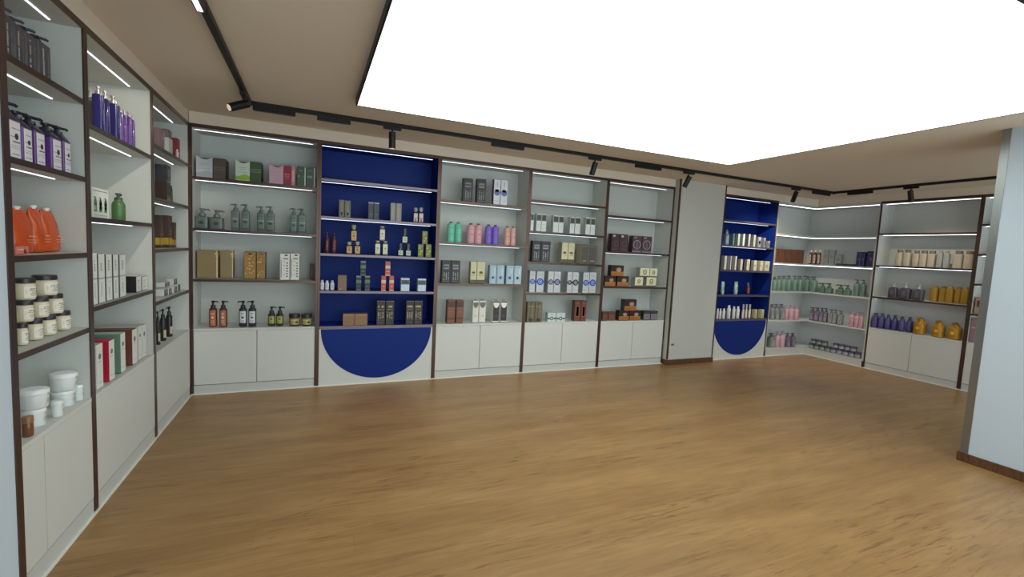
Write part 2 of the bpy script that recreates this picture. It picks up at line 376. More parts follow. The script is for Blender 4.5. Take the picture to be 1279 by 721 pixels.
# ------------------------------------------------------------------ products: shape builders (local: x right, -y to the viewer, z up from the shelf)
RNG = random.Random(7)
def pmat(rgb, rough=0.45, metal=0.0):
    return mat('print_%02x%02x%02x_%d_%d' % (rgb + (int(rough * 100), int(metal * 100))), rgb, rough, metal)
class Surf:
    """front of a body: superellipse section of half sizes hw, hd and exponent n, centred at depth yc"""
    def __init__(s, hw, hd, n, yc=0.0): s.hw, s.hd, s.n, s.yc = hw, hd, n, yc
    def y(s, x, off):
        if s.n > 20: return s.yc - s.hd - off
        k = max(0.0, 1 - abs(x / s.hw) ** s.n); return s.yc - s.hd * k ** (1 / s.n) - off
def patch(bm, sf, x0, x1, z0, z1, off, mi=0):
    n = 1 if sf.n > 20 else max(1, int(math.ceil((x1 - x0) / sf.hw * 4)))
    prev = None
    for i in range(n + 1):
        x = x0 + (x1 - x0) * i / n; y = sf.y(x, off)
        cur = (bm.verts.new((x, y, z0)), bm.verts.new((x, y, z1)))
        if prev: bm.faces.new((prev[0], cur[0], cur[1], prev[1])).material_index = mi
        prev = cur
def disc(bm, sf, cx, cz, r, off, mi=0, r0=0.0, seg=20, sz=1.0):
    P = lambda a, q: (cx + q * math.cos(a), sf.y(cx + q * math.cos(a), off), cz + sz * q * math.sin(a))
    for i in range(seg):
        a, b = 2 * math.pi * i / seg, 2 * math.pi * (i + 1) / seg
        v = [bm.verts.new(P(a, r)), bm.verts.new(P(b, r))] + ([bm.verts.new(P(b, r0)), bm.verts.new(P(a, r0))] if r0 else [bm.verts.new(P(0, 0))])
        bm.faces.new(v).material_index = mi
def textline(bm, sf, cx, cz, w, h, off, mi=0, rng=RNG):
    x = cx - w / 2; end = cx + w / 2
    while x < end - h * 0.2:
        g = h * rng.uniform(0.35, 0.75); g = min(g, end - x)
        if rng.random() > 0.13: patch(bm, sf, x, x + g * 0.78, cz - h / 2 * rng.uniform(.7, 1), cz + h / 2, off, mi)
        x += g
def vtext(bm, sf, cx, z0, z1, w, off, mi=0, rng=RNG):
    z = z0
    while z < z1 - w * 0.2:
        g = w * rng.uniform(0.4, 0.75)
        if rng.random() > 0.12: patch(bm, sf, cx - w / 2, cx + w / 2 * rng.uniform(.5, 1), z, min(z1, z + g * 0.75), off, mi)
        z += g
def prints(sf, w, h, marks, parent, name='print', zb=0.0, off=0.0009):
    """marks: (kind, u, v, a, b, rgb) in fractions of the width and height of the front"""
    cols = []; bm = bmesh.new()
    for mk in marks:
        k, u, v, a, b, rgb = mk
        if rgb not in cols: cols.append(rgb)
        i = cols.index(rgb); x, z = u * w, zb + v * h
        if k == 't': textline(bm, sf, x, z, a * w, b * h, off, i)
        elif k == 'v': vtext(bm, sf, x, z - b * h / 2, z + b * h / 2, a * w, off, i)
        elif k == 'r': patch(bm, sf, x - a * w / 2, x + a * w / 2, z - b * h / 2, z + b * h / 2, off, i)
        elif k == 'd': disc(bm, sf, x, z, a * w, off, i, 0, sz=b)
        elif k == 'o': disc(bm, sf, x, z, a * w, off, i, a * w * b, 28)
    return new_obj(name, bm, [pmat(c) for c in cols], parent)
def panel(sf, x0, x1, z0, z1, rgb, parent, name='label', rough=0.5, metal=0.0, off=0.0005):
    bm = bmesh.new(); patch(bm, sf, x0, x1, z0, z1, off); return new_obj(name, bm, pmat(rgb, rough, metal), parent, sf.n < 20)
def pump_head(t, r, z0, z1, rgb, oy=0.0, rough=0.3, metal=0.0, turn=180):
    """collar, stem and spouted head between z0 and z1"""
    H = z1 - z0; p = pmat(rgb, rough, metal); bm = bmesh.new()
    loft(bm, [(z0, r * .62, r * .62), (z0 + H * .34, r * .58, r * .58), (z0 + H * .38, r * .3, r * .3), (z0 + H * .72, r * .24, r * .24)], 2, 14, oy=oy)
    loft(bm, [(z0 + H * .7, r * .40, r * .40), (z0 + H * .97, r * .46, r * .46), (z1, r * .36, r * .36)], 2, 14, oy=oy)
    a = R_(turn); d = Vector((math.cos(a), math.sin(a), 0)); c = Vector((0, oy, z0 + H * .86))
    bar(bm, c, c + d * r * 1.15, r * .17, 8); bar(bm, c + d * r * 1.1, c + d * r * 1.3 + Vector((0, 0, -H * .14)), r * .15, 8)
    return new_obj('pump', bm, p, t, True)
def bottle(t, w, d, h, n, rgb, shoulder, neck, rough=0.35, metal=0.0, neck_r=0.3, round_=0.02):
    hw, hd = w / 2, d / 2; zs, zn = shoulder * h, neck * h; bm = bmesh.new(); k = zn - zs
    nr = neck_r * min(w, d)
    loft(bm, [(0, hw * .93, hd * .93), (h * round_, hw, hd), (zs * .5, hw, hd), (zs, hw, hd), (zs + k * .45, hw * .86, hd * .86), (zs + k * .8, max(nr, hw * .5), max(nr, hd * .5)), (zn, nr, nr)], n, 24)
    return new_obj('body', bm, pmat(rgb, rough, metal), t, True)
def pump_bottle(t, w, d, h, n, body, pump, label=None, marks=(), lab=(.08, .6, .42), sh=.66, nk=.74, rough=.35, turn=180, pmetal=0.0):
    bottle(t, w, d, h, n, body, sh, nk, rough)
    sf = Surf(w / 2, d / 2, n)
    if label: panel(sf, -lab[2] * w, lab[2] * w, lab[0] * h, lab[1] * h, label, t)
    if marks: prints(sf, w, h, marks, t)
    pump_head(t, min(w, d) / 2, nk * h - .001, h, pump, 0, .3, pmetal, turn)
def cap_bottle(t, w, d, h, n, body, cap, label=None, marks=(), lab=(.1, .65, .42), sh=.78, nk=.84, cr=.62, rough=.35, nz=False, cmetal=0.0):
    bottle(t, w, d, h, n, body, sh, nk, rough, neck_r=.34)
    sf = Surf(w / 2, d / 2, n); r = min(w, d) / 2
    if label: panel(sf, -lab[2] * w, lab[2] * w, lab[0] * h, lab[1] * h, label, t)
    if marks: prints(sf, w, h, marks, t)
    bm = bmesh.new(); z0 = nk * h - .001
    loft(bm, [(z0, r * cr, r * cr), (h * .985, r * cr, r * cr), (h, r * cr * .88, r * cr * .88)], 2, 18)
    new_obj('cap', bm, pmat(cap, .35, cmetal), t, True)
def jar(t, w, d, h, body, lid, label=None, marks=(), lz=.72, lidw=1.03, belly=1.0, lab=(.1, .62, .46), rough=.35):
    r = w / 2; bm = bmesh.new()
    loft(bm, [(0, r * .88, r * .88), (h * .05, r * .95 * belly, r * .95 * belly), (h * lz * .5, r * .97, r * .97), (h * lz * .88, r * .95, r * .95), (h * lz, r * .82, r * .82)], 2, 28)
    new_obj('body', bm, pmat(body, rough), t, True)
    bm = bmesh.new(); q = r * lidw * .97
    loft(bm, [(h * lz - .001, q, q), (h * .97, q, q), (h, q * .93, q * .93)], 2, 28)
    new_obj('lid', bm, pmat(lid, .35), t, True)
    sf = Surf(r * .975, r * .975, 2)
    if label: panel(sf, -lab[2] * w, lab[2] * w, lab[0] * h, lab[1] * h, label, t)
    if marks: prints(sf, w, h, marks, t)
def tub(t, w, d, h, body, marks=()):
    r = w / 2; bm = bmesh.new()
    loft(bm, [(0, r * .88, r * .88), (h * .06, r * .91, r * .91), (h * .7, r * .96, r * .96), (h * .74, r * .93, r * .93)], 2, 32)
    new_obj('body', bm, pmat(body, .35), t, True)
    bm = bmesh.new()
    loft(bm, [(h * .735, r * .97, r * .97), (h * .75, r, r), (h * .93, r, r), (h * .97, r * .95, r * .95), (h * .972, r * .8, r * .8), (h, r * .78, r * .78)], 2, 32)
    new_obj('lid', bm, pmat((238, 240, 240), .3), t, True)
    sf = Surf(r * .955, r * .955, 2); prints(sf, w, h, marks, t)
    bm = bmesh.new(); box(bm, -r * .16, r * .16, -r * 1.05, -r * .97, h * .66, h * .77, bev=.001); new_obj('tab', bm, pmat((190, 192, 192), .4), t)
def carton(t, w, d, h, front, sides=None, marks=(), top=None, band=None, rough=.45, metal=0.0, flap=True):
    sides = sides or front; bm = bmesh.new()
    box(bm, -w / 2, w / 2, -d / 2, d / 2, 0, h, bev=min(.0012, w * .03))
    new_obj('body', bm, pmat(sides, rough, metal), t)
    sf = Surf(w / 2, d / 2, 99); m = min(.002, w * .02)
    panel(sf, -w / 2 + m, w / 2 - m, m, h - m, front, t, 'front_panel', rough, metal)
    if flap:
        bm = bmesh.new(); box(bm, -w / 2 + m, w / 2 - m, -d / 2 + m, d / 2 - m, h - .0002, h + .0008); new_obj('top_flap', bm, pmat(top or sides, rough, metal), t)
    if marks: prints(sf, w, h, marks, t)
def display_box(t, w, d, h, face, back, low, swoosh):
    """gift box whose raised front has a scooped top edge"""
    bm = bmesh.new(); box(bm, -w / 2, w / 2, -d / 2 + .004, d / 2, 0, h * .9, bev=.0012); new_obj('body', bm, pmat(back, .4), t)
    bm = bmesh.new(); n = 14; A, B = [], []
    for i in range(n + 1):
        x = -w / 2 + w * i / n; z = h * (1.0 - .14 * math.sin(math.pi * i / n)) - h * .06 * i / n
        A.append((x, z))
    f = [[bm.verts.new((x, y, z)) for x, z in A] for y in (-d / 2, -d / 2 + .004)]
    g = [[bm.verts.new((x, y, 0)) for x, z in A] for y in (-d / 2, -d / 2 + .004)]
    for i in range(n):
        for k in (0, 1): bm.faces.new((g[k][i], g[k][i + 1], f[k][i + 1], f[k][i]))
        bm.faces.new((f[0][i], f[0][i + 1], f[1][i + 1], f[1][i])); bm.faces.new((g[0][i], g[0][i + 1], g[1][i + 1], g[1][i]))
    for i in (0, n): bm.faces.new((g[0][i], g[1][i], f[1][i], f[0][i]))
    new_obj('front_panel', bm, pmat(face, .3), t)
    sf = Surf(w / 2, d / 2, 99)
    bm = bmesh.new(); n = 12
    for i in range(n):
        x0, x1 = -w / 2 + w * i / n, -w / 2 + w * (i + 1) / n
        z = lambda x: h * (.26 + .06 * math.sin(3 * x / w * 2 + .6))
        v = [bm.verts.new(p) for p in ((x0, sf.y(0, .0006), h * .03), (x1, sf.y(0, .0006), h * .03), (x1, sf.y(0, .0006), z(x1)), (x0, sf.y(0, .0006), z(x0)))]
        bm.faces.new(v)
    new_obj('wave_print', bm, pmat(low, .4), t)
    prints(sf, w, h, [('t', 0, .62, .6, .03, swoosh), ('t', 0, .54, .4, .025, swoosh), ('r', 0, .40, .7, .02, swoosh)], t)
def perfume(t, w, d, h, glass, cap, label, marks=(), bz=.66, base=None):
    bm = bmesh.new(); hw, hd = w / 2, d / 2
    loft(bm, [(0, hw * .95, hd * .95), (h * .02, hw, hd), (h * bz * .9, hw, hd), (h * bz, hw * .8, hd * .8)], 7, 24); new_obj('body', bm, pmat(glass, .2), t, True)
    sf = Surf(hw, hd, 7); panel(sf, -hw * .9, hw * .9, h * .06, h * bz * .86, label, t)
    bm = bmesh.new(); q = min(hw, hd)
    loft(bm, [(h * bz - .001, q * .5, q * .5), (h * (bz + .05), q * .5, q * .5)], 2, 14); new_obj('neck', bm, pmat((176, 160, 110), .3, .8), t, True)
    bm = bmesh.new(); loft(bm, [(h * (bz + .05), q * .8, q * .8), (h * .98, q * .8, q * .8), (h, q * .7, q * .7)], 5, 16); new_obj('cap', bm, pmat(cap, .3), t, True)
    if marks: prints(sf, w, h, marks, t)
def pouch(t, w, d, h, rgb, marks):
    hw, hd = w / 2, d / 2; bm = bmesh.new()
    loft(bm, [(0, hw * .96, hd * .8), (h * .04, hw * .99, hd), (h * .3, hw, hd * .95), (h * .6, hw * .985, hd * .62), (h * .82, hw * .97, hd * .25), (h * .93, hw * .8, hd * .09), (h * .95, hw * .76, hd * .05)], 3.2, 32)
    o = new_obj('body', bm, pmat(rgb, .22), t, True)
    for v in o.data.vertices:   # slight creases of the foil
        v.co.y += .006 * math.sin(v.co.x * 70 + v.co.z * 55) * (v.co.z / h) * (1 - v.co.z / h) * 4
    bm = bmesh.new(); loft(bm, [(h * .93, .012, .009), (h * .96, .011, .009), (h * .962, .013, .013), (h * 1.0, .013, .013), (h * 1.005, .011, .011)], 2, 14); new_obj('spout_cap', bm, pmat((236, 232, 226), .4), t, True)
    bm = bmesh.new(); rr = random.Random(int(w * 9999))
    for (u, v, a, b, i) in marks:
        x, z = u * w, v * h
        k = 0.8 if v > .5 else 1.0
        y = -hd * (1.02 if v < .35 else .98 - (v - .35) * 1.35) - .004
        y2 = lambda zz: -hd * (1.03 if zz < .35 * h else 1.03 - (zz / h - .35) * 1.25) - .006
        x0 = x - a * w / 2
        while x0 < x + a * w / 2:
            g = .006 * rr.uniform(.5, 1.1)
            vs = [bm.verts.new((x0, y2(z - b * h / 2), z - b * h / 2)), bm.verts.new((x0 + g * .75, y2(z - b * h / 2), z - b * h / 2)), bm.verts.new((x0 + g * .75, y2(z + b * h / 2), z + b * h / 2)), bm.verts.new((x0, y2(z + b * h / 2), z + b * h / 2))]
            bm.faces.new(vs); x0 += g
    new_obj('print', bm, pmat((232, 168, 122), .4), t)
def tube(t, w, d, h, rgb, cap, label):
    r = w / 2; bm = bmesh.new()
    loft(bm, [(h * .14, r * .8, r * .8), (h * .2, r * .86, r * .86), (h * .6, r * .95, r * .62), (h * .93, r, r * .16), (h, r, r * .08)], 2.2, 22); new_obj('body', bm, pmat(rgb, .35), t, True)
    bm = bmesh.new(); loft(bm, [(0, r * .7, r * .7), (h * .14, r * .74, r * .74)], 2, 18); new_obj('cap', bm, pmat(cap, .4), t, True)
    panel(Surf(r * .93, r * .66, 2.2), -r * .4, r * .4, h * .3, h * .58, label, t, off=.004)

# ------------------------------------------------------------------ product kinds: object name, category, words for the label, builder
BK = (24, 24, 26); DK = (46, 42, 44); WH = (232, 232, 230); GD = (196, 160, 92)
def TX(c, rows, u=0.0, w=.6): return [('t', u, z, w * k, hh, c) for z, k, hh in rows]
LINES = [(.5, 1, .05), (.4, .8, .025), (.34, .9, .02), (.28, .7, .02), (.22, .85, .02)]
def wrap(f, **k): return lambda t, w, d, h: f(t, w, d, h, **k)
def shelfpump(body, pump, label, ink, n=2.0, turn=180, emblem=None, sh=.66, nk=.74, lab=(.08, .6, .42), rough=.35):
    mk = TX(ink, [(.52, .7, .035), (.46, .5, .02), (.24, .7, .015), (.2, .6, .015), (.16, .7, .015)])
    if emblem: mk += [('d', 0, .36, .15, 1.0, emblem)]
    return lambda t, w, d, h: pump_bottle(t, w, d, h, n, body, pump, label, mk, lab, sh, nk, rough, turn)
def ringcarton(col):
    return wrap(carton, front=(194, 198, 204), sides=(150, 152, 160), marks=[('o', 0, .5, .43, .6, col), ('o', 0, .5, .2, .5, col), ('r', -.46, .5, .08, .09, col), ('r', .46, .5, .08, .09, col), ('t', 0, .82, .5, .03, (120, 124, 132)), ('t', 0, .14, .6, .02, (150, 152, 158))])
def heart(front, tri, ink):
    def f(t, w, d, h):
        carton(t, w, d, h, front, (226, 224, 214), TX(ink, [(.3, .8, .03), (.25, .6, .02)]))
        sf = Surf(w / 2, d / 2, 99); bm = bmesh.new()
        for i in range(12):
            a, b = math.pi + math.pi * i / 12, math.pi + math.pi * (i + 1) / 12
            vs = [(0, .93), (.47 * math.cos(a), .93 + .26 * math.sin(a)), (.47 * math.cos(b), .93 + .26 * math.sin(b))]
            bm.faces.new([bm.verts.new((x * w, sf.y(0, .0012), z * h)) for x, z in vs])
        new_obj('round_flap', bm, pmat(tri, .4), t)
        bm = bmesh.new(); bar(bm, (-w * .3, 0, h + .004), (w * .3, 0, h + .004), .004); bar(bm, (-w * .28, 0, h), (-w * .1, 0, h + .016), .003); bar(bm, (w * .28, 0, h), (w * .1, 0, h + .016), .003)
        new_obj('ribbon', bm, pmat((96, 100, 96), .5), t, True)
        new_obj('base_band', boxes((-w / 2 - .0004, w / 2 + .0004, -d / 2 - .0008, d / 2, 0, h * .05)), pmat((226, 222, 208), .5), t)
    return f
def banded(base, band, ink, lid):
    return wrap(carton, front=base, sides=base, top=lid, marks=[('r', 0, .62, .96, .2, band), ('r', 0, .95, .96, .06, lid), ('t', 0, .62, .7, .05, ink), ('t', 0, .3, .6, .05, band), ('r', 0, .05, .96, .05, band)])
def photo(bg):
    return wrap(carton, front=bg, sides=(30, 30, 34), marks=[('r', 0, .72, .6, .2, (134, 136, 142)), ('t', 0, .72, .5, .06, (230, 228, 222)), ('v', -.22, .32, .12, .36, (150, 148, 146)), ('v', .02, .30, .12, .32, (168, 166, 160)), ('v', .26, .33, .12, .36, (138, 136, 136)), ('t', 0, .08, .7, .03, (120, 118, 116))])
def amberbox(t, w, d, h):
    carton(t, w, d, h, (40, 28, 28), (42, 36, 36), [('r', 0, .2, .98, .36, (170, 108, 54)), ('d', .1, .6, .2, .7, (196, 150, 120)), ('t', .1, .62, .3, .08, (236, 214, 190)), ('t', -.2, .2, .3, .06, (120, 70, 34)), ('r', 0, .395, .98, .03, (200, 150, 90))])
def creamgrey(t, w, d, h):
    carton(t, w, d, h, (228, 224, 192), (150, 150, 146), [('r', 0, .07, .98, .13, (104, 96, 70)), ('o', 0, .56, .2, .6, (120, 112, 84)), ('t', 0, .56, .22, .08, (120, 112, 84)), ('t', 0, .28, .5, .05, (140, 134, 104))])
def goldpattern(t, w, d, h):
    r = random.Random(int(w * 1e5)); mk = [('d', r.uniform(-.4, .4), r.uniform(.06, .94), r.uniform(.03, .08), 1.0, r.choice([(226, 190, 120), (150, 96, 40), (232, 206, 150)])) for _ in range(26)]
    carton(t, w, d, h, (166, 124, 62), (52, 66, 62), mk + [('d', 0, .93, .2, .5, (110, 70, 30))])
def whitepattern(t, w, d, h):
    mk = [('v', -.36, .45, .1, .7, (96, 92, 88)), ('d', .12, .93, .18, .5, (70, 66, 60))] + [('t', .08, .8, .5, .05, (60, 58, 56))]
    mk += [('d', .24, .14 + .1 * i, .1, .8, (96, 90, 82)) for i in range(6)] + [('d', -.08, .2 + .17 * i, .07, 1, (168, 160, 146)) for i in range(4)]
    carton(t, w, d, h, (230, 228, 222), (88, 84, 82), mk)
def goldgift(t, w, d, h):
    carton(t, w, d, h, (148, 128, 92), (122, 104, 74), [('r', .46, .5, .06, .98, (226, 206, 160)), ('t', 0, .5, .4, .02, (140, 118, 74))], metal=.15, rough=.35)
    bm = bmesh.new(); x = w * .46
    for s in (-1, 1): bar(bm, (x, -d / 2 - .003, h * .86), (x + s * .016, -d / 2 - .006, h * .9), .003, r2=.006); bar(bm, (x, -d / 2 - .003, h * .86), (x + s * .01, -d / 2 - .004, h * .79), .002)
    new_obj('bow', bm, pmat((230, 200, 130), .3, .5), t, True)
def greenprint(t, w, d, h):
    mk = [('t', 0, .9, .8, .035, (120, 140, 122))]
    for u in (-.3, 0, .3): mk += [('r', u, .36, .17, .34, (110, 150, 116)), ('d', u, .53, .085, 1.0, (110, 150, 116)), ('r', u, .62, .06, .12, (96, 120, 100)), ('r', u - .03, .68, .12, .03, (96, 120, 100)), ('r', u, .34, .12, .14, (206, 222, 206))]
    carton(t, w, d, h, (222, 228, 222), (206, 214, 208), mk + [('t', 0, .08, .8, .03, (150, 160, 150))])
def tallwhite(t, w, d, h):
    carton(t, w, d, h, (232, 233, 230), (60, 62, 62), [('v', 0, .76, .3, .22, (176, 178, 176)), ('r', 0, .5, .94, .03, (168, 170, 168)), ('v', 0, .28, .24, .3, (190, 192, 190)), ('r', -.47, .5, .05, .98, (70, 72, 72))], top=(224, 226, 224))
def book(side, top):
    def f(t, w, d, h):
        carton(t, w, d, h, (230, 230, 226), side, [('d', 0, .72, .2, 1.0, (112, 106, 100)), ('t', 0, .6, .4, .02, (130, 126, 120)), ('t', 0, .12, .5, .015, (160, 158, 154))], top=top)
    return f
def display(face, back, low): return wrap(display_box, face=face, back=back, low=low, swoosh=(170, 170, 176))
def tallprint(t, w, d, h):
    mk = [('t', 0, .76, .72, .09, (176, 164, 120)), ('t', 0, .64, .7, .05, (130, 116, 84)), ('v', -.26, .4, .16, .3, (176, 160, 136)), ('v', 0.0, .4, .16, .26, (150, 132, 112)), ('v', .26, .4, .16, .3, (176, 160, 136)), ('r', 0, .2, .9, .01, (110, 96, 80)), ('t', 0, .1, .7, .04, (96, 84, 74)), ('r', 0, .98, .98, .03, (96, 92, 104))]
    carton(t, w, d, h, (40, 33, 32), (36, 30, 32), mk)
def whitetop(t, w, d, h):
    carton(t, w, d, h, (226, 230, 230), (186, 194, 194), [('r', 0, .78, .9, .34, (92, 94, 88)), ('v', -.2, .78, .16, .28, (140, 140, 128)), ('v', .18, .78, .16, .28, (120, 120, 110)), ('t', 0, .4, .6, .03, (176, 180, 184)), ('t', 0, .3, .7, .02, (190, 194, 198)), ('r', 0, .2, .8, .008, (176, 182, 188))])
def olive_print(t, w, d, h):
    carton(t, w, d, h, (112, 104, 82), (104, 98, 82), [('r', -.12, .5, .1, .8, (84, 82, 58)), ('r', .2, .5, .07, .8, (140, 130, 100)), ('d', 0, .12, .3, .7, (58, 58, 44)), ('t', 0, .78, .7, .05, (160, 150, 118)), ('d', 0, .92, .2, .4, (70, 72, 52))])
def arch(bg, ink):
    return wrap(carton, front=bg, sides=tuple(int(c * .7) for c in bg), marks=[('r', 0, .45, .6, .5, ink), ('d', 0, .7, .3, .5, ink), ('r', 0, .45, .4, .42, tuple(int(c * .8) for c in ink)), ('t', 0, .86, .5, .04, ink), ('t', 0, .08, .7, .03, ink)])
def yellowband(t, w, d, h):
    carton(t, w, d, h, (84, 56, 52), (76, 54, 50), [('r', 0, .2, .98, .22, (190, 156, 40)), ('v', 0, .68, .5, .4, (120, 84, 76)), ('t', 0, .42, .8, .03, (190, 150, 110))])
    new_obj('side_band', boxes((-w / 2 - .0006, w / 2 + .0004, -d / 2 + .002, d / 2 - .002, h * .09, h * .31)), pmat((186, 152, 44), .45), t)
def bagged(t, w, d, h):
    cap_bottle(t, w, d, h * .86, 2.6, (150, 172, 160), (196, 204, 200), (206, 216, 210), TX((90, 100, 96), LINES))
    bm = bmesh.new(); pts = [(w * .3 * math.cos(a), 0, h * .8 + h * .19 * math.sin(a)) for a in [math.pi * i / 10 for i in range(11)]]
    for p, q in zip(pts, pts[1:]): bar(bm, p, q, .003, 6)
    new_obj('carry_loop', bm, pmat((214, 216, 216), .4), t, True)
def blister(t, w, d, h):
    carton(t, w, d, h, (150, 150, 152), (134, 134, 138), [('r', 0, .4, .8, .5, (120, 118, 124)), ('d', 0, .45, .3, 1, (176, 176, 178)), ('t', 0, .84, .7, .06, (210, 208, 206))])
def flatcase(t, w, d, h):
    new_obj('base', boxes((-w / 2, w / 2, -d / 2, d / 2, 0, h * .55), bev=.002), pmat((40, 42, 44), .35), t)
    new_obj('lid', boxes((-w / 2 + .001, w / 2 - .001, -d / 2 + .001, d / 2 - .001, h * .58, h), bev=.003), pmat((56, 58, 60), .35), t)
    new_obj('clasp', boxes((-.008, .008, -d / 2 - .003, -d / 2, h * .4, h * .75)), pmat((120, 122, 124), .3, .7), t)
def purplepump(t, w, d, h):
    bm = bmesh.new(); hw, hd = w / 2, d / 2
    loft(bm, [(0, hw * .97, hd * .97), (h * .015, hw, hd), (h * .68, hw, hd)], 12, 24); new_obj('body', bm, pmat((104, 62, 140), .35), t, True)
    sf = Surf(hw, hd, 12); panel(sf, -hw * .97, hw * .97, h * .01, h * .66, (232, 228, 232), t)
    prints(sf, w, h, [('d', .08, .4, .14, 1, (52, 46, 62)), ('t', .05, .53, .6, .018, (110, 104, 120)), ('t', .06, .3, .55, .03, (84, 78, 98)), ('t', 0, .23, .7, .012, (140, 136, 148)), ('t', 0, .19, .7, .012, (140, 136, 148)), ('t', 0, .08, .6, .02, (110, 104, 120)), ('r', -.2, .385, .3, .01, (84, 78, 98))], t)
    bm = bmesh.new(); loft(bm, [(h * .679, hw * 1.0, hd * 1.0), (h * .70, hw, hd), (h * .78, hw * .72, hd * .72), (h * .84, hw * .5, hd * .5)], 8, 24); new_obj('shoulder', bm, pmat((52, 46, 70), .2), t, True)
    pump_head(t, min(w, d) / 2, h * .835, h, (42, 38, 58), 0, .25, 0, -35)
SW = (150, 160, 156)
